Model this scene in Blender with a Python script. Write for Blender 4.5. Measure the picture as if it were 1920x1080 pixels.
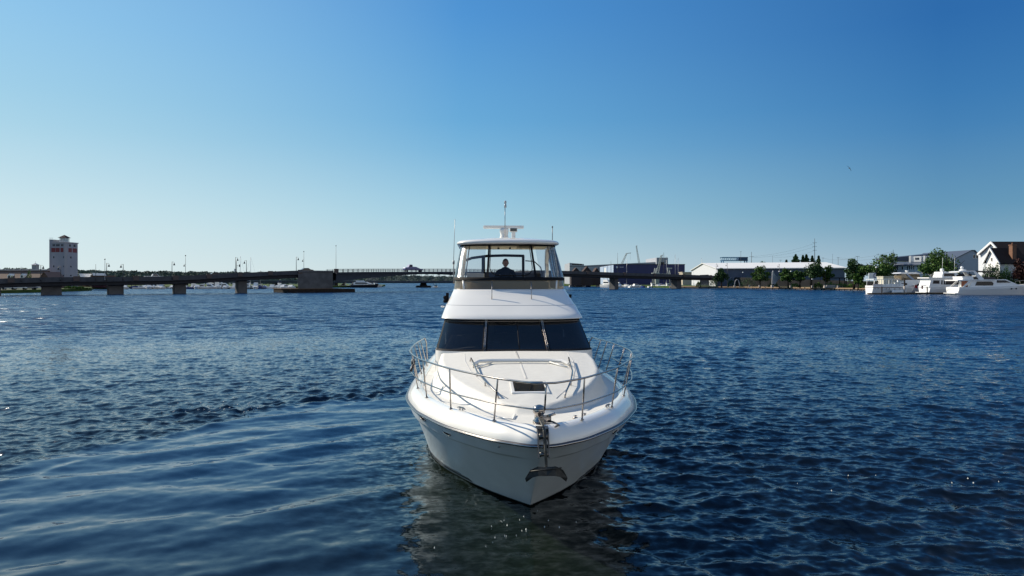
import bpy, bmesh, math, random
import numpy as np
from mathutils import Vector, Matrix
random.seed(7); rng = np.random.default_rng(11)
R = math.radians
sc = bpy.context.scene
COL = sc.collection
for o in list(bpy.data.objects): bpy.data.objects.remove(o)

# ---------------------------------------------------------------- camera
H = 4.05; F = 1300.0; YH = 526.0
cd = bpy.data.cameras.new('camera'); cam = bpy.data.objects.new('camera', cd); COL.objects.link(cam)
cam.location = (0, 0, H); cam.rotation_euler = (R(90), 0, 0)
cd.sensor_width = 36; cd.lens = F/1920*36; cd.shift_y = -(540-YH)/1920
cd.clip_start = 0.1; cd.clip_end = 20000
sc.camera = cam
def PX(px, D): return (px-960)/F*D
def PZ(py, D): return H+(YH-py)/F*D
# ---------------------------------------------------------------- light
SAZ = R(-60); SEL = R(34)          # sun azimuth from +Y towards +X, elevation
wd = bpy.data.worlds.new('World'); sc.world = wd; wd.use_nodes = True
nt = wd.node_tree; nt.nodes.clear()
sky = nt.nodes.new('ShaderNodeTexSky'); sky.sky_type = 'NISHITA'; sky.sun_disc = False
sky.sun_elevation = SEL; sky.sun_rotation = SAZ; sky.altitude = 0
sky.air_density = 1.0; sky.dust_density = 0.25; sky.ozone_density = 2.5
def lin(c): return tuple((x/255/12.92 if x/255 <= .04045 else ((x/255+.055)/1.055)**2.4) for x in c)
bg = nt.nodes.new('ShaderNodeBackground'); bg.inputs['Strength'].default_value = 0.11
wo = nt.nodes.new('ShaderNodeOutputWorld')
# colour of a clear late-afternoon sky by elevation, towards the sun / across / away from it, brightened behind the camera
tcw = nt.nodes.new('ShaderNodeTexCoord'); sep = nt.nodes.new('ShaderNodeSeparateXYZ'); nt.links.new(tcw.outputs['Generated'], sep.inputs[0])
def wm(op, a, b, c=None):
    k = nt.nodes.new('ShaderNodeMath'); k.operation = op
    for i, v in enumerate((a, b, c)):
        if v is None: continue
        if isinstance(v, (int, float)): k.inputs[i].default_value = v
        else: nt.links.new(v, k.inputs[i])
    return k
asn = wm('ARCSINE', wm('MINIMUM', wm('MAXIMUM', sep.outputs[2], 0.0).outputs[0], 1.0).outputs[0], 0).outputs[0]
eln = wm('POWER', wm('MULTIPLY', asn, 2/math.pi).outputs[0], .5).outputs[0]      # sqrt(elevation/90)
def skyramp(rows):
    r = nt.nodes.new('ShaderNodeValToRGB'); r.color_ramp.interpolation = 'B_SPLINE' if False else 'EASE' if False else 'LINEAR'
    E = [x[0] for x in rows]; f = [pchip0(E, [lin(x[1])[i] for x in rows]) for i in range(3)]
    ps = np.linspace(0, 1, 30)
    while len(r.color_ramp.elements) < 30: r.color_ramp.elements.new(.5)
    for p, e in zip(ps, r.color_ramp.elements): e.position = p
    for p, e in zip(ps, r.color_ramp.elements): e.color = (*[float(g(p*p*90)) for g in f], 1)
    nt.links.new(eln, r.inputs[0]); return r.outputs[0]
def pchip0(xs, ys):
    xs = np.array(xs, float); ys = np.array(ys, float)
    return lambda v: np.interp(v, xs, ys)
rB = skyramp([(0,(252,248,242)),(4,(250,247,242)),(11,(240,240,240)),(20,(205,216,226)),(35,(140,168,196)),(60,(88,122,168)),(90,(72,112,166))])  # unseen sky behind the camera, whitened as fill for the shaded hull
rL = skyramp([(0,(222,238,240)),(4.5,(210,233,239)),(11.4,(168,213,234)),(17.7,(148,202,238)),(30,(124,178,226)),(60,(86,132,190)),(90,(72,112,166))])
rC = skyramp([(0,(203,220,224)),(1.5,(193,216,224)),(5.5,(160,206,226)),(12,(108,174,219)),(21.6,(78,148,213)),(35,(66,124,186)),(60,(70,114,168)),(90,(72,112,166))])
rR = skyramp([(0,(168,188,206)),(2,(145,178,200)),(4.5,(104,155,186)),(11.4,(62,127,183)),(17.7,(44,108,174)),(30,(46,98,160)),(60,(64,106,160)),(90,(72,112,166))])
xy = wm('SQRT', wm('ADD', wm('MULTIPLY', sep.outputs[0], sep.outputs[0]).outputs[0], wm('MULTIPLY', sep.outputs[1], sep.outputs[1]).outputs[0]).outputs[0], 0).outputs[0]
dts = wm('ADD', wm('MULTIPLY', sep.outputs[0], math.sin(SAZ)).outputs[0], wm('MULTIPLY', sep.outputs[1], math.cos(SAZ)).outputs[0]).outputs[0]
cosd = wm('DIVIDE', dts, wm('MAXIMUM', xy, 1e-4).outputs[0]).outputs[0]
def wmix(f, a, b):
    k = nt.nodes.new('ShaderNodeMix'); k.data_type = 'RGBA'
    for i, v in ((0, f), (6, a), (7, b)):
        if isinstance(v, (int, float)): k.inputs[i].default_value = v
        else: nt.links.new(v, k.inputs[i])
    return k.outputs[2]
def wr(a, b):
    k = nt.nodes.new('ShaderNodeMapRange'); k.inputs[1].default_value = a; k.inputs[2].default_value = b; nt.links.new(cosd, k.inputs[0]); return k.outputs[0]
skc = wmix(wr(.56, .94), wmix(wr(-.03, .56), wmix(wr(-.85, -.12), rB, rR), rC), rL)
scl = nt.nodes.new('ShaderNodeVectorMath'); scl.operation = 'SCALE'; scl.inputs['Scale'].default_value = 0.975/0.11/2**.45; nt.links.new(skc, scl.inputs[0])
nt.links.new(wmix(.02, scl.outputs[0], sky.outputs[0]), bg.inputs[0]); nt.links.new(bg.outputs[0], wo.inputs[0])
sd = bpy.data.lights.new('sun', 'SUN'); sd.energy = 4.9; sd.angle = R(0.5); sd.color = (1.0, 0.90, 0.74)
sun = bpy.data.objects.new('sun', sd); COL.objects.link(sun)
sv = Vector((math.sin(SAZ)*math.cos(SEL), math.cos(SAZ)*math.cos(SEL), math.sin(SEL)))
sun.rotation_euler = (-sv).to_track_quat('-Z', 'Y').to_euler()
sc.view_settings.view_transform = 'Standard'; sc.view_settings.look = 'None'
sc.view_settings.exposure = 0.45; sc.view_settings.gamma = 1
sc.cycles.max_bounces = 8; sc.cycles.transparent_max_bounces = 16; sc.cycles.caustics_reflective = True; sc.cycles.sample_clamp_indirect = 3.0; sc.cycles.sample_clamp_direct = 4.0; sc.cycles.blur_glossy = 1.0; sc.cycles.caustics_refractive = False

# ---------------------------------------------------------------- materials
MATS = {}
def mat(name, col, rough=0.5, metal=0.0, coat=0.0, var=0.0, vscale=3.0, bump=0.0, bscale=20.0, spec=None, island=0.0, alt=None):
    if name in MATS: return MATS[name]
    m = bpy.data.materials.new(name); m.use_nodes = True; n = m.node_tree.nodes; l = m.node_tree.links
    b = n['Principled BSDF']; b.inputs['Roughness'].default_value = rough; b.inputs['Metallic'].default_value = metal
    b.inputs['Coat Weight'].default_value = coat; b.inputs['Coat Roughness'].default_value = 0.05
    b.inputs['Specular IOR Level'].default_value = spec if spec is not None else (.12 if rough > .55 else .5)
    c = (*col, 1)
    b.inputs['Base Color'].default_value = c
    if var or alt or island:
        tc = n.new('ShaderNodeTexCoord'); mx = n.new('ShaderNodeMix'); mx.data_type = 'RGBA'
        a2 = alt if alt else tuple(x*(1-var) for x in col)
        mx.inputs[6].default_value = c; mx.inputs[7].default_value = (*a2, 1)
        if island:
            g = n.new('ShaderNodeNewGeometry'); l.new(g.outputs['Random Per Island'], mx.inputs[0])
        else:
            t = n.new('ShaderNodeTexNoise'); t.inputs['Scale'].default_value = vscale; t.inputs['Detail'].default_value = 6
            l.new(tc.outputs['Object'], t.inputs['Vector'])
            mr = n.new('ShaderNodeMapRange'); mr.inputs[1].default_value = .35; mr.inputs[2].default_value = .65
            l.new(t.outputs['Fac'], mr.inputs[0]); l.new(mr.outputs[0], mx.inputs[0])
        l.new(mx.outputs[2], b.inputs['Base Color'])
    if bump:
        tc = n.new('ShaderNodeTexCoord')
        t = n.new('ShaderNodeTexNoise'); t.inputs['Scale'].default_value = bscale; t.inputs['Detail'].default_value = 4
        bp = n.new('ShaderNodeBump'); bp.inputs['Strength'].default_value = bump; bp.inputs['Distance'].default_value = 0.02
        l.new(tc.outputs['Object'], t.inputs['Vector']); l.new(t.outputs['Fac'], bp.inputs['Height']); l.new(bp.outputs[0], b.inputs['Normal'])
    MATS[name] = m; return m
def glassmat(name, tint, refl=0.08, rough=0.02, opac=0.0, opcol=(0.02,0.02,0.02)):
    """thin sheet: tinted see-through with a fresnel gloss"""
    m = bpy.data.materials.new(name); m.use_nodes = True; n = m.node_tree.nodes; l = m.node_tree.links; n.clear()
    out = n.new('ShaderNodeOutputMaterial'); tr = n.new('ShaderNodeBsdfTransparent'); tr.inputs[0].default_value = (*tint, 1)
    gl = n.new('ShaderNodeBsdfGlossy'); gl.inputs['Roughness'].default_value = rough
    df = n.new('ShaderNodeBsdfDiffuse'); df.inputs[0].default_value = (*opcol, 1)
    fr = n.new('ShaderNodeFresnel'); fr.inputs[0].default_value = 1.5
    ad = n.new('ShaderNodeMath'); ad.operation = 'MULTIPLY_ADD'; ad.inputs[1].default_value = 1.0; ad.inputs[2].default_value = refl-0.04; ad.use_clamp = True
    m1 = n.new('ShaderNodeMixShader'); m1.inputs[0].default_value = opac
    m2 = n.new('ShaderNodeMixShader')
    l.new(fr.outputs[0], ad.inputs[0]); l.new(ad.outputs[0], m2.inputs[0])
    l.new(tr.outputs[0], m1.inputs[1]); l.new(df.outputs[0], m1.inputs[2])
    l.new(m1.outputs[0], m2.inputs[1]); l.new(gl.outputs[0], m2.inputs[2]); l.new(m2.outputs[0], out.inputs[0])
    MATS[name] = m; return m

# ---------------------------------------------------------------- mesh helper
class MB:
    def __init__(s): s.v = []; s.f = []; s.mi = []; s.sm = []
    def add(s, vs, fs, mi=0, smooth=False):
        o = len(s.v); s.v += [tuple(map(float, p)) for p in vs]
        for f in fs: s.f.append(tuple(i+o for i in f)); s.mi.append(mi); s.sm.append(smooth)
        return s
    def box(s, c, d, mi=0, rz=0, taper=1.0):
        x, y, z = d[0]/2, d[1]/2, d[2]/2; vs = []
        for k, (a, b, e) in enumerate([(-1,-1,-1),(1,-1,-1),(1,1,-1),(-1,1,-1),(-1,-1,1),(1,-1,1),(1,1,1),(-1,1,1)]):
            q = taper if e > 0 else 1
            X, Y = a*x*q, b*y*q
            vs.append((c[0]+X*math.cos(rz)-Y*math.sin(rz), c[1]+X*math.sin(rz)+Y*math.cos(rz), c[2]+e*z))
        return s.add(vs, [(0,3,2,1),(4,5,6,7),(0,1,5,4),(1,2,6,5),(2,3,7,6),(3,0,4,7)], mi)
    def tube(s, pts, r, n=8, mi=0, closed=False, smooth=True, caps=True):
        pts = [Vector(p) for p in pts]; N = len(pts)
        rs = r if isinstance(r, (list, tuple)) else [r]*N
        vs = []; up = None
        for i, p in enumerate(pts):
            if closed: d = pts[(i+1) % N]-pts[i-1]
            else: d = pts[min(i+1, N-1)]-pts[max(i-1, 0)]
            if d.length < 1e-9: d = Vector((0,0,1))
            d.normalize()
            if up is None: up = Vector((0,0,1)) if abs(d.z) < .9 else Vector((1,0,0))
            a = d.cross(up)
            if a.length < 1e-4: a = d.orthogonal()
            a.normalize(); b = d.cross(a); up = -b if False else up
            for k in range(n):
                t = 2*math.pi*k/n; q = p+(a*math.cos(t)+b*math.sin(t))*rs[i]; vs.append(q)
        fs = []
        M = N if closed else N-1
        for i in range(M):
            j = (i+1) % N
            for k in range(n):
                k2 = (k+1) % n; fs.append((i*n+k, i*n+k2, j*n+k2, j*n+k))
        if caps and not closed: fs.append(tuple(range(n))); fs.append(tuple((N-1)*n+k for k in reversed(range(n))))
        return s.add(vs, fs, mi, smooth)
    def lathe(s, c, prof, n=12, mi=0, smooth=True, axis='z'):
        vs = []; fs = []
        for (r, z) in prof:
            for k in range(n):
                t = 2*math.pi*k/n; x, y = r*math.cos(t), r*math.sin(t)
                p = (x, y, z) if axis == 'z' else ((x, z, y) if axis == 'y' else (z, x, y))
                vs.append((c[0]+p[0], c[1]+p[1], c[2]+p[2]))
        for i in range(len(prof)-1):
            for k in range(n):
                k2 = (k+1) % n; fs.append((i*n+k, i*n+k2, (i+1)*n+k2, (i+1)*n+k))
        fs.append(tuple(reversed(range(n)))); fs.append(tuple((len(prof)-1)*n+k for k in range(n)))
        return s.add(vs, fs, mi, smooth)
    def grid(s, rows, mi=0, smooth=True, closed=False):
        """rows: list of equal-length point lists"""
        n = len(rows[0]); vs = [p for r in rows for p in r]; fs = []
        for i in range(len(rows)-1):
            for k in range(n if closed else n-1):
                k2 = (k+1) % n; fs.append((i*n+k, i*n+k2, (i+1)*n+k2, (i+1)*n+k))
        return s.add(vs, fs, mi, smooth)
    def prism(s, poly, a, b, axis='z', mi=0):
        """poly of 2-D points extruded from a to b along the axis"""
        def P(p, h): return (p[0], p[1], h) if axis == 'z' else ((p[0], h, p[1]) if axis == 'y' else (h, p[0], p[1]))
        n = len(poly); vs = [P(p, a) for p in poly]+[P(p, b) for p in poly]
        fs = [tuple(reversed(range(n))), tuple(range(n, 2*n))]+[(i, (i+1) % n, n+(i+1) % n, n+i) for i in range(n)]
        return s.add(vs, fs, mi)
    def build(s, name, mats, parent=None, fix=True, bevel=0):
        me = bpy.data.meshes.new(name); me.from_pydata(s.v, [], s.f)
        for m in (mats if isinstance(mats, (list, tuple)) else [mats]): me.materials.append(m)
        me.polygons.foreach_set('material_index', s.mi); me.polygons.foreach_set('use_smooth', s.sm)
        if fix:
            bm = bmesh.new(); bm.from_mesh(me); bmesh.ops.recalc_face_normals(bm, faces=bm.faces); bm.to_mesh(me); bm.free()
        me.update()
        o = bpy.data.objects.new(name, me); COL.objects.link(o)
        if parent: o.parent = parent
        if bevel:
            md = o.modifiers.new('bevel', 'BEVEL'); md.width = bevel; md.segments = 2; md.limit_method = 'ANGLE'
        return o
def tag(o, label=None, cat=None, group=None, kind=None):
    if label: o['label'] = label
    if cat: o['category'] = cat
    if group: o['group'] = group
    if kind: o['kind'] = kind
    return o
def empty(name, loc, rz=0, label=None, cat=None, group=None):
    o = bpy.data.objects.new(name, None); COL.objects.link(o); o.location = loc; o.rotation_euler = (0, 0, rz); o.empty_display_size = .1
    return tag(o, label, cat, group)
def dup(root, loc, rz=0, label=None, scale=None):
    r = root.copy(); COL.objects.link(r); r.location = loc; r.rotation_euler = (0, 0, rz)
    if label: r['label'] = label
    if scale: r.scale = scale if isinstance(scale, tuple) else (scale,)*3
    for ch in list(root.children):
        c = ch.copy(); COL.objects.link(c); c.parent = r
        for g in list(ch.children):
            d = g.copy(); COL.objects.link(d); d.parent = c
    return r
def pchip(xs, ys):
    xs = np.array(xs, float); ys = np.array(ys, float); h = np.diff(xs); dl = np.diff(ys)/h
    m = np.zeros(len(xs)); m[0] = dl[0]; m[-1] = dl[-1]
    for i in range(1, len(xs)-1):
        if dl[i-1]*dl[i] > 0: m[i] = 2*dl[i-1]*dl[i]/(dl[i-1]+dl[i])
    def f(x):
        x = np.clip(x, xs[0], xs[-1]); i = np.clip(np.searchsorted(xs, x)-1, 0, len(xs)-2)
        t = (x-xs[i])/h[i]
        return ((2*t**3-3*t**2+1)*ys[i]+(t**3-2*t**2+t)*h[i]*m[i]+(-2*t**3+3*t**2)*ys[i+1]+(t**3-t**2)*h[i]*m[i+1])
    return f

M_white = mat('white_gelcoat', (0.82,0.80,0.75), 0.22, coat=0.6, var=0.05, vscale=1.2)
M_hull = mat('hull_gelcoat', (0.84,0.91,0.92), 0.22, coat=0.3, var=0.06, vscale=2.0)
M_deck = mat('nonskid_deck', (0.66,0.645,0.60), 0.55, var=0.06, vscale=8, bump=0.25, bscale=160)
M_chrome = mat('stainless_steel', (0.42,0.38,0.35), 0.16, 1.0)
M_black = mat('black_trim', (0.010,0.010,0.012), 0.7)
M_antifoul = mat('bottom_paint', (0.012,0.013,0.016), 0.5)
M_dark = mat('dark_vinyl', (0.03,0.03,0.035), 0.5)
M_cream = mat('cream_liner', (0.80,0.74,0.58), 0.6)
M_tanv = mat('tan_vinyl', (0.36,0.30,0.21), 0.5)
M_seat = mat('white_vinyl_seat', (0.6,0.6,0.58), 0.5)
M_galv = mat('galvanised_steel', (0.07,0.07,0.065), 0.55, 0.7, var=0.4, vscale=14)
M_pane = glassmat('tinted_window', (0.16,0.18,0.21), 0.05, 0.02, 0.72, (0.004,0.005,0.008))
M_pane2 = glassmat('tinted_center_window', (0.30,0.34,0.40), 0.05, 0.02, 0.25, (0.004,0.005,0.008))
M_vinyl = glassmat('clear_vinyl', (0.84,0.87,0.90), 0.09, 0.16, 0.03, (0.5,0.55,0.6))
M_vinyl2 = glassmat('clear_zip_window', (0.90,0.91,0.92), 0.04, 0.06, 0.0)
M_smoke = glassmat('smoked_acrylic', (0.42,0.36,0.27), 0.05, 0.03, 0.42, (0.34,0.27,0.17))
# ---------------------------------------------------------------- water
def seg_dist(px, py, pts, closed=False):
    d = np.full(px.shape, 1e9)
    L = list(zip(pts[:-1], pts[1:]))+([(pts[-1], pts[0])] if closed else [])
    for (ax, ay), (bx, by) in L:
        vx, vy = bx-ax, by-ay; t = np.clip(((px-ax)*vx+(py-ay)*vy)/(vx*vx+vy*vy), 0, 1)
        d = np.minimum(d, np.hypot(px-ax-t*vx, py-ay-t*vy))
    return d
def inside(px, py, pts):
    c = np.zeros(px.shape, bool); n = len(pts)
    for i in range(n):
        (ax, ay), (bx, by) = pts[i-1], pts[i]
        k = ((ay > py) != (by > py)) & (px < (bx-ax)*(py-ay)/(by-ay+1e-12)+ax); c ^= k
    return c
def sstep(a, b, x):
    t = np.clip((x-a)/(b-a), 0, 1); return t*t*(3-2*t)
def make_water():
    th = np.concatenate([np.linspace(R(-180), R(-46), 60)[:-1], np.linspace(R(-46), R(46), 1250), np.linspace(R(46), R(180), 60)[1:-1]])
    r = [0.5]
    while r[-1] < 7: r.append(r[-1]+max(.045, min(.5, (7-r[-1])*.06+.045)))
    while r[-1] < 5000: r.append(r[-1]+min(max(.03, r[-1]**2/9000), r[-1]*.02))
    r = np.array(r); nr, nc = len(r), len(th)
    rr, tt = np.meshgrid(r, th, indexing='ij'); X = rr*np.sin(tt); Y = rr*np.cos(tt)
    dr = np.gradient(r)[:, None]*np.ones((1, nc)); dt = np.gradient(th)[None, :]*rr
    poly = [(-3.7,27),(-4.2,24.6),(-6.2,23.0),(-8.0,21.4),(-8.9,19.2),(-9.6,16.3),(-10.3,13.7),(-11.3,10.5),(-12.5,5),(-12,-3),(3.0,-3),(2.6,6),(2.1,9),(1.5,11.5),(1.2,14),(0.5,20),(0,27)]
    d = seg_dist(X, Y, poly, True); d = np.where(inside(X, Y, poly), -d, d)
    wob = .45*np.sin(X*.9+Y*.5)+.3*np.sin(X*1.9-Y*1.3+1)
    slick = 1-sstep(-.5, .5, d+wob*1.3)
    near = (rr < 60)
    Z = np.zeros_like(X); DX = np.zeros_like(X); DY = np.zeros_like(X)
    g = np.random.default_rng(5)
    hs_ = np.zeros_like(X)
    # wind chop
    n = 100; lam = np.exp(g.uniform(math.log(.20), math.log(1.7), n)); ang = R(-98)+g.normal(0, R(36), n)
    gust = 1+.28*np.sin(X*.11+Y*.07+.6)*np.sin(Y*.09-X*.05)+.15*np.sin(X*.31-Y*.2)
    amp_env = (1-.93*slick)*gust
    for i in range(n):
        k = 2*math.pi/lam[i]; dx, dy = math.cos(ang[i]), math.sin(ang[i])
        slope = .030*(1.0 if lam[i] < 1 else lam[i]**-.8)*g.uniform(.5, 1.3)
        a = slope/k
        eff = np.maximum(dr*abs(dy)+dt*abs(dx), 1e-6)
        w = np.clip((lam[i]/eff-2.2)/2.5, 0, 1)*amp_env
        rm = r < 2.2*5200/2200*40
        ph = k*(dx*X+dy*Y)+g.uniform(0, 6.28)
        s, c = np.sin(ph), np.cos(ph); aw = a*w
        Z += aw*c; DX -= .75*dx*aw*s; DY -= .75*dy*aw*s
    # smooth wake swell inside the slick
    sw = slick*(1-.65*sstep(-3.5, -.2, X)) * (1-.4*sstep(20, 24, Y))
    for i in range(22):
        l0 = g.uniform(.8, 2.5); k = 2*math.pi/l0; an = R(-64)+g.normal(0, R(20)); dx, dy = math.cos(an), math.sin(an)
        a = .030*g.uniform(.6, 1.2)/k*(1 if l0 > 1.2 else .5); ph = k*(dx*X+dy*Y)+1.1*np.sin(.40*X+.30*Y+i)+g.uniform(0, 6.28)
        Z += a*np.cos(ph)*sw; DX -= .3*dx*a*np.sin(ph)*sw; DY -= .3*dy*a*np.sin(ph)*sw
    for i in range(20):
        l0 = g.uniform(.30, 1.0); k = 2*math.pi/l0; an = R(-75)+g.normal(0, R(28)); dx, dy = math.cos(an), math.sin(an); a = .016*g.uniform(.5, 1.2)/k; ph = k*(dx*X+dy*Y)+1.3*np.sin(.5*X-.3*Y)+g.uniform(0, 6.28)
        Z += a*np.cos(ph)*sw*(.5+.5*np.sin(.35*X+.6*Y+i))
    # soft ripples close to the hull
    for i in range(14):
        l0 = g.uniform(.35, .9); k = 2*math.pi/l0; an = g.uniform(0, 6.28); a = .018/k; ph = k*(math.cos(an)*X+math.sin(an)*Y)+g.uniform(0, 6.28)
        Z += a*np.cos(ph)*slick*(.45+.9*np.exp(-((X-.2)/2.2)**2))
    # ridge at the edge of the slick, and the broken water behind it
    edge = [(-3.7,25.2),(-5.4,23.9),(-6.6,22.5),(-8.0,20.6),(-8.9,18.2),(-9.6,15.6),(-10.4,13.3),(-11.3,10.5)]
    de = seg_dist(X, Y, edge); br = sstep(14, 24, Y)
    Z += .016*np.exp(-(de/.22)**2)*(.6+.4*np.sin(X*3+Y*2.1))*(rr < 80) - .012*np.exp(-((de-.35)/.3)**2)
    turb = np.exp(-(seg_dist(X, Y, [(-9.6,21.2),(-7.6,22.6),(-5.2,24.2),(-3,25.5)])/.9)**2)
    for i in range(26):
        l0 = g.uniform(.25, .9); k = 2*math.pi/l0; an = g.uniform(0, 6.28); a = .08/k; ph = k*(math.cos(an)*X+math.sin(an)*Y)+g.uniform(0, 6.28)
        Z += a*np.cos(ph)*turb*np.clip((l0/np.maximum(dr, 1e-6)-2.2)/2, 0, 1)
    # one small breaking wavelet to the right of the bow (boat's bow wave)
    bw = seg_dist(X, Y, [(2.2,12.6),(3.0,12.2),(4.0,12.9)]); Z += .035*np.exp(-(bw/.12)**2)
    geo = np.clip((1.2/np.maximum(dr, 1e-6)-2.2)/2.5, 0, 1)
    co = np.stack([X+DX, Y+DY, Z], -1).reshape(-1, 3).astype(np.float32)
    idx = np.arange(nr*nc).reshape(nr, nc); a = idx[:-1]; b = idx[1:]
    q = np.stack([a, b, np.roll(b, -1, 1), np.roll(a, -1, 1)], -1).reshape(-1, 4)
    me = bpy.data.meshes.new('water'); nf = len(q)
    me.vertices.add(nr*nc+1)
    co = np.concatenate([co, [[0, 0, 0]]]).astype(np.float32)
    me.vertices.foreach_set('co', co.ravel())
    cen = nr*nc; tri = np.stack([np.full(nc, cen), idx[0], np.roll(idx[0], -1)], -1)
    me.loops.add(nf*4+nc*3); me.polygons.add(nf+nc)
    me.loops.foreach_set('vertex_index', np.concatenate([q.ravel(), tri.ravel()]).astype(np.int32))
    ls = np.concatenate([np.arange(nf)*4, nf*4+np.arange(nc)*3]).astype(np.int32)
    me.polygons.foreach_set('loop_start', ls)
    me.update(calc_edges=True); me.validate()
    me.polygons.foreach_set('use_smooth', np.ones(nf+nc, bool))
    at = me.attributes.new('slick', 'FLOAT', 'POINT'); at.data.foreach_set('value', np.append(slick.ravel(), 0).astype(np.float32))
    at = me.attributes.new('geo', 'FLOAT', 'POINT'); at.data.foreach_set('value', np.append(geo.ravel(), 0).astype(np.float32))
    sky_blue = np.maximum(sstep(14, 70, rr), (.15+.5*sstep(9, 17, rr))*slick*sstep(-1.5, -5.5, X))  # where blue is painted into the water body in place of reflected sky
    at = me.attributes.new('open', 'FLOAT', 'POINT'); at.data.foreach_set('value', np.append(sky_blue.ravel(), 0).astype(np.float32))
    # silt and bubbles stirred up round the bow
    silt = np.exp(-(seg_dist(X, Y, [(-2.2,17.0),(-1.6,14.6),(-.9,12.6),(.3,10.6),(.6,8)])/1.5)**2)
    at = me.attributes.new('silt', 'FLOAT', 'POINT'); at.data.foreach_set('value', np.append(silt.ravel(), 0).astype(np.float32))
    m = bpy.data.materials.new('water'); m.use_nodes = True; n = m.node_tree.nodes; l = m.node_tree.links
    b = n['Principled BSDF']; b.inputs['Specular Tint'].default_value = (.56, .86, 1.20, 1); b.inputs['IOR'].default_value = 1.33; b.inputs['Roughness'].default_value = .07  # blue tint deepens the sky colour in the reflections
    g_ = n.new('ShaderNodeNewGeometry')
    def attr(nm): a = n.new('ShaderNodeAttribute'); a.attribute_name = nm; return a.outputs['Fac']
    def math_(op, x, y, z=None):
        k = n.new('ShaderNodeMath'); k.operation = op
        for i, v in enumerate((x, y) if z is None else (x, y, z)):
            if isinstance(v, (int, float)): k.inputs[i].default_value = v
            else: l.new(v, k.inputs[i])
        return k.outputs[0]
    def slope(scale, sx, sy, det, amp, ofs):
        mp = n.new('ShaderNodeMapping'); mp.inputs['Scale'].default_value = (sx, sy, 1); mp.inputs['Location'].default_value = (ofs, ofs*.7, 0); mp.inputs['Rotation'].default_value = (0, 0, R(-9))
        t = n.new('ShaderNodeTexNoise'); t.noise_dimensions = '3D'; t.inputs['Scale'].default_value = scale; t.inputs['Detail'].default_value = det; t.inputs['Roughness'].default_value = .55
        l.new(g_.outputs['Position'], mp.inputs[0]); l.new(mp.outputs[0], t.inputs['Vector'])
        s = n.new('ShaderNodeVectorMath'); s.operation = 'SUBTRACT'; s.inputs[1].default_value = (.5, .5, .5); l.new(t.outputs['Color'], s.inputs[0])
        u = n.new('ShaderNodeVectorMath'); u.operation = 'MULTIPLY'; u.inputs[1].default_value = (.42, 1.1, 0); l.new(s.outputs[0], u.inputs[0])
        v = n.new('ShaderNodeVectorMath'); v.operation = 'SCALE'; l.new(u.outputs[0], v.inputs[0]); l.new(amp, v.inputs['Scale'])
        return v.outputs[0]
    sl = attr('slick'); ge = attr('geo')
    rough_env = math_('ADD', math_('MULTIPLY_ADD', sl, -.86, 1.0), math_('MULTIPLY', attr('silt'), .9))
    a1 = math_('MULTIPLY', rough_env, .85)                       # fine ripples everywhere
    a2 = math_('MULTIPLY', math_('SUBTRACT', 1.0, ge), 2.5)    # waves the sheet is too coarse to carry
    l.new(math_('MULTIPLY_ADD', math_('SUBTRACT', 1.0, ge), 0.09, .07), b.inputs['Roughness'])
    s1 = slope(6.5, .8, 1.2, 4, a1, 3.1); s2 = slope(.95, .55, 1.2, 3.0, a2, 17.3); s3 = slope(.20, .45, 1.3, 2.0, math_('MULTIPLY', math_('SUBTRACT', 1.0, ge), 1.5), 41.7)
    # far wave slopes are all turned to face the camera, to mirror higher sky
    def vm(op, *a):
        k = n.new('ShaderNodeVectorMath'); k.operation = op
        for i, v in enumerate(a):
            if isinstance(v, tuple): k.inputs[i].default_value = v
            elif isinstance(v, str): pass
            else: l.new(v, k.inputs[i])
        return k
    cx_ = n.new('ShaderNodeCombineXYZ'); cx_.inputs[1].default_value = -1.0; rad = cx_.outputs[0]      # direction the turned slopes face
    s2 = vm('ADD', s2, s3).outputs[0]
    dt_ = vm('DOT_PRODUCT', s2, rad).outputs['Value']
    kf = math_('SUBTRACT', math_('ABSOLUTE', dt_, 0), dt_)
    fl = n.new('ShaderNodeVectorMath'); fl.operation = 'SCALE'; l.new(rad, fl.inputs[0]); l.new(kf, fl.inputs['Scale'])
    s2 = vm('ADD', s2, fl.outputs[0]).outputs[0]
    ad = n.new('ShaderNodeVectorMath'); l.new(s1, ad.inputs[0]); l.new(s2, ad.inputs[1])
    ad2 = n.new('ShaderNodeVectorMath'); l.new(ad.outputs[0], ad2.inputs[0]); l.new(g_.outputs['Normal'], ad2.inputs[1])
    nm = n.new('ShaderNodeVectorMath'); nm.operation = 'NORMALIZE'; l.new(ad2.outputs[0], nm.inputs[0]); l.new(nm.outputs[0], b.inputs['Normal'])
    mx = n.new('ShaderNodeMix'); mx.data_type = 'RGBA'; mx.inputs[6].default_value = (.0018, .0038, .0065, 1); mx.inputs[7].default_value = (.005, .009, .005, 1)
    t = n.new('ShaderNodeTexNoise'); t.inputs['Scale'].default_value = 1.3; t.inputs['Detail'].default_value = 5; l.new(g_.outputs['Position'], t.inputs['Vector'])
    f = math_('MULTIPLY', attr('silt'), math_('MULTIPLY_ADD', t.outputs['Fac'], 1.4, .2))
    l.new(f, mx.inputs[0])
    mo = n.new('ShaderNodeMix'); mo.data_type = 'RGBA'; l.new(attr('open'), mo.inputs[0]); l.new(mx.outputs[2], mo.inputs[6]); mo.inputs[7].default_value = (.0035, .028, .080, 1)  # painted sky blue, mixed over the dark water colour
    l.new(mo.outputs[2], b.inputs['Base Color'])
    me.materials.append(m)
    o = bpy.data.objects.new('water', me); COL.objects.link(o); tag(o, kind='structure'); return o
make_water()
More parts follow.
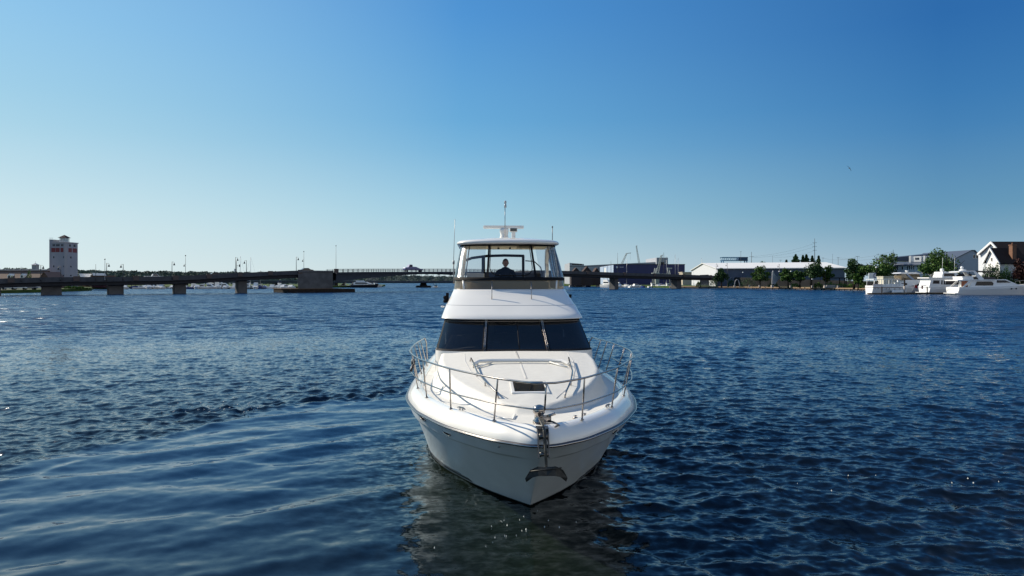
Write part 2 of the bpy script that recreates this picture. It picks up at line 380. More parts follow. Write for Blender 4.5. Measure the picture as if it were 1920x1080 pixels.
# ---------------------------------------------------------------- the motor yacht
yacht = empty('motor_yacht', (0.45, 10.06, 0), R(2.98), 'large white flybridge motor yacht in the foreground, bow towards the viewer with anchor hanging', 'yacht')
YL = 15.5
w_rail = pchip([0,.04,.25,.45,.9,1.7,2.7,3.4,5.5,8,12,15.5], [0,.16,.44,.66,.99,1.47,1.88,2.12,2.48,2.55,2.5,2.35])
z_rail = pchip([0,2,5.5,10,15.5], [1.65,1.59,1.50,1.42,1.40])
f_wl = pchip([0,.75,1.7,2.9,4.1,6.6,9,13.1], [0,.60,1.20,1.76,2.06,2.24,2.28,2.18])
def stem_t(v): return 2.4*(1-v)**.92
def f_lvl(v, s):       # v 0 waterline .. 1 rail
    g = v**1.25
    return (1-g)*f_wl(s)+g*w_rail(s)
q = np.linspace(0, 1, 70)**1.9
def level(kind, v=0, off=0, z=0):
    pts = []
    if kind == 'v':
        t0 = stem_t(v); t = t0+(YL-t0)*q; s = t-t0; hw = f_lvl(v, s)
        hw = hw+off*sstep(0, .5, s)
        zz = z_rail(t)*v
        return t, hw, zz
    t0 = z[1]; t = t0+(YL-t0)*q; s = t-t0
    return t, f_wl(s)*z[2], np.full_like(t, z[0])
lv = [level('k', z=(-.75, 4.6, .04)), level('k', z=(-.35, 3.4, .72)), level('v', 0)]
mis = [0, 0]
vk = .80
for v in [.022, .14, .26, .4, .55, .68, vk-.02, vk-.002]: lv.append(level('v', v)); mis.append(0 if v <= .03 else 1)
lv.append(level('v', vk+.002, .05)); mis.append(1); lv.append(level('v', vk+.02, .05)); mis.append(1)
for v in [.9, 1.0]: lv.append(level('v', v, .05*(1-(v-.8)/.2))); mis.append(1)
hb = MB()
for sgn in (-1, 1):
    rows = [[(sgn*h, t, z) for t, h, z in zip(*L)] for L in lv]
    for i in range(len(rows)-1): hb.grid([rows[i], rows[i+1]], mi=mis[i])
tr = [[(sg*L[1][-1], L[0][-1], L[2][-1]) for L in lv] for sg in (-1, 1)]
hb.grid(tr, mi=1, smooth=False)
hull = hb.build('hull', [M_antifoul, M_hull], yacht)
bm = bmesh.new(); bm.from_mesh(hull.data); bmesh.ops.remove_doubles(bm, verts=bm.verts, dist=.0008); bmesh.ops.recalc_face_normals(bm, faces=bm.faces); bm.to_mesh(hull.data); bm.free()
# boot stripes
sb = MB()
for sgn in (-1, 1):
    for v0, v1 in ((.04, .085), (.10, .110)):
        rows = []
        for v in (v0, v1):
            t, h, z = level('v', v, .006); k = t > (3.6 if v0 < .09 else 3.9)
            rows.append([(sgn*a, b, c) for a, b, c in zip(h[k][:40], t[k][:40], z[k][:40])])
        m_ = min(len(x) for x in rows); sb.grid([x[:m_] for x in rows])
sb.build('boot_stripe', mat('navy_stripe', (.01,.012,.03), .3), yacht, fix=False)
# sheer path (aft-left round the bow to aft-right) with inward normals
tq = np.linspace(0, 1, 90)**2.1*YL
hw = w_rail(tq)
left = [(-h, t) for h, t in zip(hw, tq)][::-1]; right = [(h, t) for h, t in zip(hw, tq)][1:]
path = np.array(left+right)
# rounding
def offset(path, d):
    tg = np.gradient(path, axis=0); tg /= np.linalg.norm(tg, axis=1)[:, None]+1e-9
    nrm = np.stack([-tg[:, 1], tg[:, 0]], 1)
    return path+nrm*d
tst = offset(path, .1); 
SG = 1 if abs(tst[5, 0]) < abs(path[5, 0]) else -1
def ring(ins, up, clampx=True):
    p = offset(path, SG*ins); n2 = len(left)-1
    if clampx:
        p[:n2, 0] = np.minimum(p[:n2, 0], -.001); p[n2+1:, 0] = np.maximum(p[n2+1:, 0], .001); p[n2, 0] = 0
        # keep order along y near the tip
        p[:, 1] = np.maximum(p[:, 1], ins)
    return [(a, b, float(z_rail(t))+up) for (a, b), t in zip(p, path[:, 1])]
gw = MB()
prof = [(0,.01),(.003,.05),(.022,.10),(.07,.155),(.13,.20),(.19,.232),(.235,.245),(.285,.247),(.315,.238),(.33,.215)]
gw.grid([ring(a, b) for a, b in prof]); gw.build('gunwale', M_white, yacht)
rb = MB(); pr = ring(0, 0, False)
rb.grid([ring(a, b, False) for a, b in [(.02,-.035),(-.025,-.03),(-.035,-.01),(-.03,.012),(0,.018)]], mi=0)
rail_ = rb.build('rub_rail', mat('rub_rail_vinyl', (.03,.032,.045), .3), yacht)
rb2 = MB(); rb2.tube([(a*1.0, b, c-.006) for a, b, c in ring(-.040, 0, False)], .013, 6); rb2.build('rub_rail_insert', M_chrome, rail_)
# deck with raised trunk: height field between the gunwale's inner edges
inner = np.array(ring(.325, .218)); n2 = len(left)-1
il = inner[:n2+1][::-1]; ir = inner[n2:]
trunk_pts = [(0,1.30),(.35,1.42),(.68,1.72),(1.0,2.15),(1.35,2.85),(1.62,3.6),(1.84,4.6),(1.97,5.8),(2.03,7.2),(2.05,9),(2.06,16)]
full = [(-a, b) for a, b in trunk_pts[::-1]]+trunk_pts[1:]
ht = pchip([1.3,2.5,4,7,9,16], [.10,.26,.40,.60,.66,.66])
def deck_z(b, t, zd):
    b = np.asarray(b, float); t = np.asarray(t, float)
    d = seg_dist(b, t, full); tb = np.interp(t, [p[1] for p in trunk_pts], [p[0] for p in trunk_pts]); ins = (np.abs(b) < tb) & (t > 1.3)
    d = np.where(ins, d, 0)
    k = sstep(0, 1, d/.24); k2 = sstep(.2, .9, d)*.035
    return zd+k*ht(t)*(1-.07*(np.abs(b)/2)**2)+k2
def deck_at(b, t): return float(deck_z(b, t, float(z_rail(t))+.218))
NB = 90; ts_ = list(np.arange(.34, 3, .05))+list(np.arange(3, 9.1, .1))+[10,12,15.4]
rows = []
for t in ts_:
    hwi = np.interp(t, ir[:, 1], ir[:, 0]); bs = hwi*np.sin(np.linspace(-1, 1, NB)*math.pi/2*.999)*.999
    zz = deck_z(bs, np.full(NB, t), float(z_rail(t))+.218)
    rows.append([(b, t, z) for b, z in zip(bs, zz)])
db = MB(); db.grid(rows); deck = db.build('deck', M_deck, yacht)
if deck.data.polygons[100].normal.z < 0: deck.data.flip_normals()
# center ridge and panel seams on the trunk
rg = MB(); 
rg.grid([[(x, t, deck_at(x, t)+dz) for t in np.arange(3.35, 6.9, .1)] for x, dz in ((-.028,-.002),(-.020,.006),(.020,.006),(.028,-.002))])
rg.build('deck_ridge', M_white, yacht)
for sgn in (-1, 1):
    s_ = MB(); pts = [(sgn*b, t) for b, t in ((.42,1.95),(.70,2.6),(.92,3.4),(1.08,4.3),(1.2,5.4),(1.24,6.6))]
    s_.tube([(a, b, deck_at(a, b)+.001) for a, b in pts], .009, 5); s_.build('deck_seam', mat('seam_grey', (.45,.46,.47), .6), yacht)

# ---- rings used by the superstructure: side - curved front - side, constant vertex count
def plan(t0, hwid, depth, tend, z, n=44, e=2.6, ns=6):
    pts = []
    for k in range(ns): pts.append((-hwid, tend+(t0+depth-tend)*k/ns, z))
    for k in range(n+1):
        a = -math.pi/2+math.pi*k/n; s, c = math.sin(a), math.cos(a)
        x = hwid*math.copysign(abs(s)**(2/e), s); y = t0+depth*(1-abs(c)**(2/e)); pts.append((x, y, z))
    for k in range(1, ns+1): pts.append((hwid, t0+depth+(tend-t0-depth)*k/ns, z))
    return pts
def lerp_ring(A, B, k): return [tuple(a*(1-k)+b*k for a, b in zip(p, q_)) for p, q_ in zip(A, B)]
# cabin: windscreen band, sides
wb = plan(6.95, 1.97, .75, 13.2, 2.36, e=3.2); wb = [(x, y, max(2.3, deck_at(max(-1.9, min(1.9, x)), min(y, 9))-.01)) if y < 9 else (x, y, 2.3) for x, y, z in wb]
wt = plan(8.02, 1.80, .68, 13.2, 3.04, e=3.2)
nfront0, nfront1 = 6, 6+44
def cols_between(ring_, x0, x1):
    ids = [i for i in range(nfront0, nfront1+1) if x0-1e-6 <= ring_[i][0] <= x1+1e-6]; return ids
def xsplit(A, B, xa, xb, n=16, k0=0, k1=1, z=6):
    """panel of the loft A-B between lateral positions xa..xb on the front"""
    def at(ring_, x):
        P = ring_[nfront0:nfront1+1]; xs = [p[0] for p in P]
        return tuple(float(np.interp(x, xs, [p[i] for p in P])) for i in range(3))
    rows = []
    for j in range(z+1):
        k = k0+(k1-k0)*j/z
        row = []
        for i in range(n+1):
            x = xa+(xb-xa)*i/n; sc_a = x
            a = at(A, x*1.0); b = at(B, x*B[nfront1][0]/A[nfront1][0])
            row.append(tuple(a[m]*(1-k)+b[m]*k for m in range(3)))
        rows.append(row)
    return rows
def push(rows, d):      # offset outward (forward) by d
    return [[(x*(1+d/2), y-d, z) for x, y, z in r] for r in rows]
sk_ = MB(); sk_.grid([[(x*1.012, y-.012, z+.012) for x, y, z in wb[3:-3]], [(x*1.02, y-.02, 1.72) for x, y, z in wb[3:-3]]]); sk_.build('cabin_skirt', M_white, yacht, fix=False)
scr = MB()
for (xa, xb) in ((-1.90,-.80),(-.72,.72),(.80,1.90)):
    pass
def framed(xa, xb, name, mt, k0=.07, k1=.93):
    p = MB(); p.grid(xsplit(wb, wt, xa, xb, 14, k0, k1)); o = p.build(name, mt, yacht, fix=False)
    return o
w1 = framed(-1.93, -.83, 'windscreen_pane', M_pane); w2 = framed(-.70, .74, 'windscreen_pane', M_pane2); w3 = framed(.87, 1.93, 'windscreen_pane', M_pane)
fr = MB()
fr.grid(push(xsplit(wb, wt, -1.965, 1.965, 50, .93, 1.0, 1), .004)); fr.grid(push(xsplit(wb, wt, -1.965, 1.965, 50, 0, .07, 1), .004))
for xa, xb in ((-1.965,-1.93),(1.93,1.965),(-.83,-.78),(-.74,-.70),(.74,.78),(.83,.87)): fr.grid(push(xsplit(wb, wt, xa, xb, 1, .07, .93, 4), .004))
fr.build('windscreen_frame', M_black, yacht, fix=False)
for xa, xb in ((-.785,-.735),(.775,.835)):
    for dx in (0, (xb-xa)*.62):
        mu = MB(); rws = push(xsplit(wb, wt, xa+dx, xa+dx+.016, 1, .02, .96, 5), .02); mu.grid(rws); mu.grid(push(rws, -.016)); 
        mu.tube([((r[0][0]+r[1][0])/2, r[0][1], r[0][2]) for r in rws], .009, 6); mu.build('mullion', M_chrome, yacht, fix=False)
# divider and edge line inside the center pane, top chrome bead
dv = MB(); dv.tube([((r[0][0]), r[0][1]+.02, r[0][2]) for r in xsplit(wb, wt, .10, .12, 1, .07, .93, 4)], .018, 6); dv.build('window_divider', M_black, yacht)
bd = MB(); bd.tube([r for r in push(xsplit(wb, wt, -1.93, 1.93, 50, .935, .936, 1), .008)[0]], .006, 5); bd.build('window_bead', M_chrome, yacht)
# cabin sides (window band each side), aft bulkhead with open door, saloon floor and headliner
for sgn in (-1, 1):
    s_ = MB(); s_.grid([[(sgn*1.975, t, z0) for t in (7.70, 9, 11, 13.2)] for z0 in (1.7, 2.3)])
    s_.grid([[(sgn*1.972, t, 2.3) for t in (7.70, 9, 11, 13.2)], [(sgn*1.965, t, 2.42) for t in (7.72, 9, 11, 13.2)]]); s_.grid([[(sgn*1.83, t, 2.95) for t in (8.6, 9, 11, 13.2)], [(sgn*1.80, t, 3.06) for t in (8.7, 9, 11, 13.2)]])
    for t in (10.2, 13.1): s_.grid([[(sgn*1.965, t, 2.4), (sgn*1.965, t+.15, 2.4)], [(sgn*1.83, t, 2.98), (sgn*1.83, t+.15, 2.98)]])
    c = s_.build('cabin_side', M_white, yacht, fix=False)
    g1 = MB(); g1.grid([[(sgn*1.955, 7.75, 2.42), (sgn*1.955, 10.2, 2.42), (sgn*1.955, 13.1, 2.42)], [(sgn*1.825, 8.62, 2.95), (sgn*1.825, 10.2, 2.95), (sgn*1.825, 13.1, 2.95)]]); g1.build('side_window', M_pane, yacht, fix=False)
ib = MB(); ib.box((-1.15, 13.15, 2.35), (1.6, .06, 1.36)); ib.box((1.15, 13.15, 2.35), (1.6, .06, 1.36)); ib.build('aft_bulkhead', M_white, yacht)
ib = MB(); ib.box((0, 13.14, 2.36), (.70, .03, 1.34)); ib.build('saloon_door', M_pane, yacht)  # tinted pane added in the doorway to dim the bright deck behind
ib = MB(); ib.box((0, 10.6, 1.72), (3.85, 5.0, .04)); ib.build('saloon_floor', M_cream, yacht)
for c_, d_, nm_ in (((-.95, 8.9, 2.34), (1.3, .6, .18), 'saloon_table'), ((-.9, 10.6, 2.05), (.7, 1.8, .6), 'saloon_seat'), ((1.1, 10.9, 2.05), (.7, 2.0, .6), 'saloon_seat'), ((-1.35, 8.35, 2.46), (.26, .2, .3), 'dash_box')):
    ib = MB(); ib.box(c_, d_); ib.build(nm_, M_seat, yacht, bevel=.03)
# brow and flybridge coaming
A = plan(7.885, 1.882, .85, 14.6, 3.042, e=2.9); A1 = plan(7.855, 1.896, .85, 14.6, 3.05, e=2.9); A2 = plan(7.865, 1.894, .85, 14.6, 3.068, e=2.9)
B0 = plan(8.50, 1.795, .85, 14.4, 3.385, e=2.7); B1 = plan(8.53, 1.775, .85, 14.4, 3.40, e=2.7)
C0 = plan(9.22, 1.625, .85, 14.2, 3.755, e=2.5); C1 = plan(9.27, 1.615, .85, 14.2, 3.80, e=2.5); C2 = plan(9.36, 1.53, .80, 14.1, 3.80, e=2.5); C3 = plan(9.42, 1.50, .80, 14.1, 3.12, e=2.5)
In = plan(8.3, 1.70, .8, 14.6, 3.03, e=2.9)
mb = MB(); mb.grid([In, A, A1, A2]+[lerp_ring(A2, B0, k) for k in (.35,.7)]+[B0])
mb.grid([B0, B1]); mb.grid([B1]+[lerp_ring(B1, C0, k) for k in (.3,.6)]+[C0, C1, C2, C3])
o = mb.build('flybridge', M_white, yacht)
mb = MB(); mb.tube([(x, y-.002, z) for x, y, z in B0], .006, 5); mb.build('brow_seam', mat('seam_grey', (.45,.46,.47), .6), yacht)
mb = MB(); mb.grid([[(-1.75, t, 3.055), (1.75, t, 3.055)] for t in (8.75, 11, 14.6)]); mb.build('cabin_roof', M_white, yacht)
mb = MB(); mb.grid([[(x, t, 3.14) for x in (-1.46, 0, 1.46)] for t in (10.0, 11.5, 14.1)]); mb.build('flybridge_floor', M_cream, yacht)
mb = MB(); mb.box((0, 14.15, 3.45), (3.2, .06, .7)); mb.build('aft_coaming', M_white, yacht)
# smoked wind deflector
D0 = plan(9.31, 1.60, .85, 11.9, 3.80, e=2.5); D1 = plan(9.46, 1.585, .85, 11.9, 4.09, e=2.4)
mb = MB(); mb.grid([D0, lerp_ring(D0, D1, .5), D1]); mb.build('wind_deflector', M_smoke, yacht, fix=False)
mb = MB(); mb.tube([(x, y-.004, z) for x, y, z in D0], .014, 6); mb.build('deflector_bead', M_chrome, yacht)
for xa, xb in ((-.60,-.66),(-.72,-.66+.01),(.60,.66),(.72,.66-.01)):
    pass
def on_ring(ring_, x, dy=0):
    P = ring_[nfront0:nfront1+1]; xs = [p[0] for p in P]; return (x, float(np.interp(x, xs, [p[1] for p in P]))+dy, P[0][2])
for x in (-.52, .60):
    for s0 in (-.0, .05):
        mb = MB(); a = on_ring(D0, x+(.055 if x < 0 else -.055)*1.0+s0*(1 if x < 0 else -1), .03); b = on_ring(D1, x+s0*.3, .03); mb.tube([a, b], .012, 6); mb.build('deflector_strut', M_white, yacht)
for sgn in (-1, 1):
    mb = MB(); a = on_ring(D0, sgn*1.30, .02); b = on_ring(D1, sgn*1.34, .02); mb.tube([a, b], .034, 8); mb.build('deflector_post', M_white, yacht)
# canvas valance (black strip) then clear vinyl curtains
E0 = plan(9.44, 1.60, .86, 13.3, 4.055, e=2.4); E1 = plan(9.47, 1.60, .86, 13.3, 4.145, e=2.4)
T0 = plan(10.27, 1.435, .85, 13.3, 5.10, e=2.3); T1 = plan(10.30, 1.43, .85, 13.3, 5.14, e=2.3)
mb = MB(); mb.grid([[(x*1.008, y-.012, z) for x, y, z in E0], [(x*1.008, y-.014, z) for x, y, z in E1], E1]); 
mb.build('curtain_valance', M_black, yacht, fix=False)
def curtain(xa, xb, n=20): 
    m = MB(); m.grid(xsplit(E1, T1, xa, xb, n, 0.0, .97, 8)); return m.build('curtain_panel', M_vinyl2, yacht, fix=False)
curtain(-.63, .70, 16); 
for sgn in (-1, 1):
    # side curtain wraps from the front corner strip to aft
    lo, hi = (nfront0, nfront1)
    m = MB()
    rows = []
    for k in np.linspace(0, .97, 9):
        L = lerp_ring(E1, T1, k)
        L = L[nfront0-6:] if sgn > 0 else L
        if sgn < 0: seg = [p for p in L[:nfront0+30] if p[0] <= -.645]
        else: seg = [p for p in L if p[0] >= .715]
        rows.append(seg)
    mn = min(len(x) for x in rows)
    rows = [(x[:mn] if sgn < 0 else x[-mn:]) for x in rows]
    # gentle sag wrinkles in the clear plastic
    rows = [[(x*(1-.010*math.sin(i*.9+j*.25)*math.sin(math.pi*j/8)), y, z) for i, (x, y, z) in enumerate(rw)] for j, rw in enumerate(rows)]
    m.grid(rows); m.build('curtain_panel', M_vinyl, yacht, fix=False)
def strip(xa, xb, k0, k1, d=.012, name='curtain_trim', n=1, zz=8):
    m = MB(); m.grid(push(xsplit(E1, T1, xa, xb, n, k0, k1, zz), d)); return m.build(name, M_black, yacht, fix=False)
strip(-.675, -.61, 0, 1); strip(.68, .745, 0, 1)
m = MB(); m.grid(push([lerp_ring(E1, T1, k) for k in (.925, 1.0)], .010)); m.build('curtain_top_trim', M_black, yacht, fix=False)
# rounded black binding of the zip-out middle window
bp_ = []
def enc(x, k): r_ = xsplit(E1, T1, x, x+.001, 1, k, k, 1)[0][0]; return (r_[0], r_[1]-.015, r_[2])
xL, xR = -.595, .655
for k in np.linspace(.93, .30, 8): bp_.append(enc(xL, k))
for a in np.linspace(0, math.pi/2, 8)[1:]: bp_.append(enc(xL+.28*(1-math.cos(a)), .30-.25*math.sin(a)))
for x in np.linspace(xL+.28, xR-.28, 6)[1:]: bp_.append(enc(x, .05))
for a in np.linspace(math.pi/2, 0, 8)[1:]: bp_.append(enc(xR-.28*(1-math.cos(a)), .30-.25*math.sin(a)))
for k in np.linspace(.30, .93, 8)[1:]: bp_.append(enc(xR, k))
m = MB(); m.tube(bp_, .011, 6); m.build('curtain_zip', M_black, yacht)
for sgn in (-1, 1):
    m = MB(); a = on_ring(E1, sgn*1.27, .05); b = on_ring(T0, sgn*1.16, .05); m.tube([a, b], .016, 8); m.build('curtain_pole', M_chrome, yacht)
    for ya in (11.0, 12.0): m = MB(); m.tube([(sgn*1.59, ya, 4.1), (sgn*1.43, ya, 5.03)], .014, 6); m.build('curtain_pole', M_black, yacht)
# hardtop
rg_ = []
for ins, z in ((.30, 5.035),(.05, 5.03),(0.0, 5.055),(-.012, 5.09),(.01, 5.125),(.06, 5.155),(.16, 5.18),(.22, 5.178),(.32,5.20),(.8, 5.255),(1.25, 5.285),(1.52, 5.29)):
    rg_.append(plan(10.10+ins*.85, 1.54-ins, max(.9-ins*.5, .02), 13.75-ins*.3, z+.085, e=2.2))
m = MB(); m.grid(rg_); 
aft = [[p[0] for p in rg_], [p[-1] for p in rg_]]; m.grid(aft)
m.build('hardtop', M_white, yacht)
m = MB(); m.grid([plan(10.32, 1.35, .8, 13.7, 5.112, e=2.3)[i:i+1]+plan(10.32, 1.35, .8, 13.7, 5.112, e=2.3)[-1-i:][:1] for i in range(6+22)]); m.build('headliner', M_cream, yacht, fix=False)
m = MB(); m.box((.55, 11.3, 5.08), (.5, .9, .06)); m.build('overhead_console', M_cream, yacht, bevel=.02)
for x in (-.25, .12): 
    m = MB(); m.lathe((x, 12.2, 5.06), [(.03,.05),(.03,0)], 8); m.build('courtesy_light', M_black, yacht)
# arch legs of the hardtop
for sgn in (-1, 1):
    sec = []
    for t, z, wd_ in ((11.7,5.12,.45),(12.2,4.95,.42),(12.75,4.6,.36),(13.1,4.2,.40),(13.25,3.78,.6)):
        x = sgn*(1.30+.16*(5.04-z)/1.26)
        sec.append([(x-.05, t-wd_/2, z), (x+.05, t-wd_/2, z), (x+.05, t+wd_/2, z), (x-.05, t+wd_/2, z)])
    m = MB(); m.grid(sec, closed=True, smooth=False); m.build('hardtop_leg', M_white, yacht, bevel=.02)
# aft curtain frame
m = MB()
m.tube([(-1.40, 13.3, 4.70), (-1.1, 13.4, 4.81), (-.6, 13.45, 4.88), (0, 13.5, 4.90), (.66, 13.45, 4.885)], .045, 4)
m.box((.63, 13.45, 4.2), (.09, .04, 1.4)); m.box((-.72, 13.45, 4.2), (.12, .04, 1.36)); m.build('aft_curtain_frame', M_black, yacht)
m = MB(); m.tube([(.70, 13.45, 4.72), (1.0, 13.43, 4.70), (1.22, 13.4, 4.5), (1.36, 13.4, 3.9)], .02, 6); m.build('aft_curtain_frame', M_black, yacht)
# helm console, seats, wheel
m = MB(); m.box((0, 10.35, 3.58), (2.3, .55, .86)); m.box((.0, 10.42, 4.03), (1.5, .4, .07)); m.build('helm_console', M_tanv, yacht, bevel=.05)
m = MB(); m.box((0, 10.36, 4.045), (2.2, .50, .05)); m.build('helm_dash', M_dark, yacht, bevel=.02)
m = MB(); wc = Vector((-.02, 10.98, 3.98)); m.tube([wc+Vector((.19*math.cos(a), .06*math.sin(a), .18*math.sin(a))) for a in np.linspace(0, 2*math.pi, 25)[:-1]], .014, 6, closed=True)
for a in (R(90), R(210), R(330)): m.tube([wc, wc+Vector((.19*math.cos(a), .06*math.sin(a), .18*math.sin(a)))], .01, 5)
m.tube([wc, wc+Vector((0, -.35, -.12))], .03, 6); m.build('steering_wheel', M_black, yacht)
m = MB(); m.box((-.02, 10.62, 4.10), (.10, .02, .06)); m.build('chartplotter', mat('bright_plotter', (.6,.55,.42), .4), yacht)
for x, c_ in ((-.05, M_dark), (-.98, M_seat), (.85, M_dark)):
    m = MB(); m.box((x, 11.70, 3.70), (.56, .5, .14)); m.box((x, 11.98, 4.0 if x != -.05 else 3.95), (.56, .1, .56)); m.lathe((x, 11.70, 3.14), [(.12,0),(.05,.05),(.05,.5)], 10)
    m.build('helm_seat', c_, yacht, bevel=.04)
# radar, mast, antennas, lights
rx = -.08
m = MB(); m.lathe((rx, 11.9, 5.36), [(.17,0),(.16,.04),(.12,.10),(.13,.20),(.15,.27),(.12,.33),(.05,.35)], 16); rad = m.build('radar_pedestal', M_white, yacht)
m = MB(); m.box((rx-.02, 11.9, 5.74), (1.28, .11, .10), rz=0); m.build('radar_scanner', M_white, yacht, bevel=.02)
m = MB(); m.tube([(rx+.0, 11.25, 5.34), (rx, 11.25, 6.30)], .012, 8); ms = m.build('light_mast', M_chrome, yacht)
m = MB(); m.lathe((rx+.01, 11.25, 6.29), [(.035,0),(.038,.09),(.02,.10),(.02,.12),(.035,.13),(.035,.19),(.028,.21)], 10); m.build('anchor_light', mat('lens_grey', (.4,.42,.44), .15), ms)
m = MB(); m.box((rx+.27, 11.45, 5.62), (.24, .12, .13)); m.box((rx+.27, 11.45, 5.45), (.12, .10, .22)); fl = m.build('spreader_light', M_white, yacht, bevel=.015)
m = MB(); m.box((rx+.27, 11.382, 5.62), (.20, .015, .09)); m.build('light_lens', mat('lens_dark', (.06,.07,.07), .1), fl)
m = MB(); m.tube([(-1.66, 11.5, 3.95), (-1.66, 11.45, 4.65)], .02, 6); m.tube([(-1.66, 11.45, 4.65), (-1.62, 11.5, 5.95)], .009, 6); m.lathe((-1.66, 11.45, 4.55), [(.03,0),(.035,.05),(.03,.12)], 8); m.build('whip_antenna', mat('antenna_grey', (.35,.36,.37), .4), yacht)
m = MB(); m.tube([(1.42, 11.6, 5.1), (1.42, 11.6, 5.72)], .013, 6); m.lathe((1.42, 11.6, 5.70), [(.02,0),(.022,.04),(.01,.06)], 8); m.build('gps_antenna', mat('antenna_dark', (.12,.13,.15), .4), yacht)
for x, nm in ((-1.80, 'horn'), (1.72, 'horn')):
    m = MB(); s_ = -1 if x < 0 else 1
    if s_ < 0:
        for dz in (0, .1): m.lathe((x-.04, 9.62, 3.47+dz), [(.055,-.02),(.05,.02),(.02,.05),(.018,.22)], 12, axis='y')
        m.box((x+.02, 9.75, 3.56), (.08, .10, .28), 0)
    else: m.box((x+.03, 9.9, 3.60), (.05, .2, .10))
    m.build('horn', M_black, yacht)
m = MB(); m.lathe((-1.90, 9.4, 3.30), [(.03,0),(.05,.01),(.05,.04),(.01,.05)], 8); m.build('side_light', M_white, yacht)
# slim brow stanchions
for x in (-.53, .55):
    m = MB(); a = on_ring(C0, x, 0); yy = a[1]-.43; zz = 3.52
    m.tube([(x-.01, yy, zz), (x, a[1]-.15, 4.03)], .012, 6); m.build('brow_stanchion', M_chrome, yacht)
# ---- bow rail
top_z = pchip([0,2,4,7.5,10.4], [2.60,2.58,2.54,2.46,2.36]); mid_z = pchip([0,3,7.5], [2.22,2.15,2.08])
tr_ = np.concatenate([[0.0], np.linspace(.02, 1, 60)**1.8*10.4]); 
def rail_line(zf, tmax, fwd=.26, ins=.06):
    L = []
    for t in tr_[tr_ <= tmax][::-1]:
        L.append((-(max(float(w_rail(t+.05))-ins, .10)), t-fwd*math.exp(-t/1.2), float(zf(t))))
    Rr = [(-a, b, c) for a, b, c in L[::-1]]
    return L[:-1]+[(0, L[-1][1]-.015, L[-1][2])]+Rr[1:]
m = MB(); m.tube(rail_line(top_z, 10.4, ins=.05), .016, 8); m.tube([(-2.47, 10.4, 2.36), (-2.45, 10.75, 2.2), (-2.42, 10.8, 1.7)], .0175, 8); m.tube([(2.47, 10.4, 2.36), (2.45, 10.75, 2.2), (2.42, 10.8, 1.7)], .0175, 8); m.build('bow_rail', M_chrome, yacht)
m = MB(); m.tube(rail_line(mid_z, 7.6, .20), .0125, 8); m.build('bow_mid_rail', M_chrome, yacht)
for t in (.75, 2.0, 3.4, 4.8, 6.2, 7.6, 8.6, 9.5):
    for sgn in (-1, 1):
        hb_ = float(w_rail(t))-.20; t_ = t-.2-.2*(1-math.exp(-t)); ht_ = max(float(w_rail(t+.0))-.05, .1)
        a = (sgn*hb_, t+.03, float(z_rail(t))+.238); f_ = .26*math.exp(-t_/1.2)
        b = (sgn*(float(w_rail(t_+.05))-.05), t_-f_, float(top_z(t_)))
        m = MB(); m.tube([a, b], .0135, 8); m.lathe((a[0], a[1], a[2]-.0), [(.035,0),(.035,.008),(.018,.02)], 10); m.build('rail_stanchion', M_chrome, yacht)
m = MB(); rl = rail_line(top_z, 10.4, ins=.05); c1 = min(rl, key=lambda p: abs(p[0]-.0)+p[1]*.1); m.tube([(0.02, c1[1]+.0, 2.6), (0.0, c1[1]+.03, 2.22)], .0135, 8); m.build('rail_stanchion', M_chrome, yacht)
m = MB(); m.lathe((-2.28, 4.55, 2.35), [(.04,-.06),(.045,0),(.03,.06)], 10); m.tube([(-2.28,4.55,2.3),(-2.30,4.3,2.2)], .03, 8); m.build('searchlight', M_dark, yacht)
# sunpad grab rails
for sgn in (-1, 1):
    pts = [(1.10,5.35,.02),(1.08,5.25,.10),(1.02,4.6,.10),(.95,3.7,.09),(.80,2.85,.09),(.60,2.05,.08),(.575,2.0,.0)]
    m = MB(); m.tube([(sgn*a, b, deck_at(a, b)+c) for a, b, c in pts], .016, 8)
    for a, b, c in (pts[2], pts[3], pts[4]): m.tube([(sgn*a, b, deck_at(a, b)), (sgn*a, b, deck_at(a, b)+c)], .014, 6)
    m.build('grab_rail', M_chrome, yacht)
# folding headrest of the sunpad: white bar with two arms
m = MB(); yb = 5.05
zc = deck_at(0, yb)
m.tube([(-1.02, yb-.28, deck_at(1.0, yb-.3)+.04), (-.9, yb-.05, zc+.055), (-.62, yb+.02, zc+.06), (0, yb+.05, zc+.06), (.62, yb+.02, zc+.06), (.9, yb-.05, zc+.055), (1.02, yb-.28, deck_at(1.0, yb-.3)+.04)], .045, 4)
m.build('sunpad_headrest', M_white, yacht, bevel=.008)
for sgn in (-1, 1):
    m = MB(); m.tube([(sgn*.62, yb-.02, zc+.03), (sgn*.95, yb-.55, deck_at(.95, yb-.55)+.02)], .02, 4); m.build('headrest_arm', M_white, yacht)
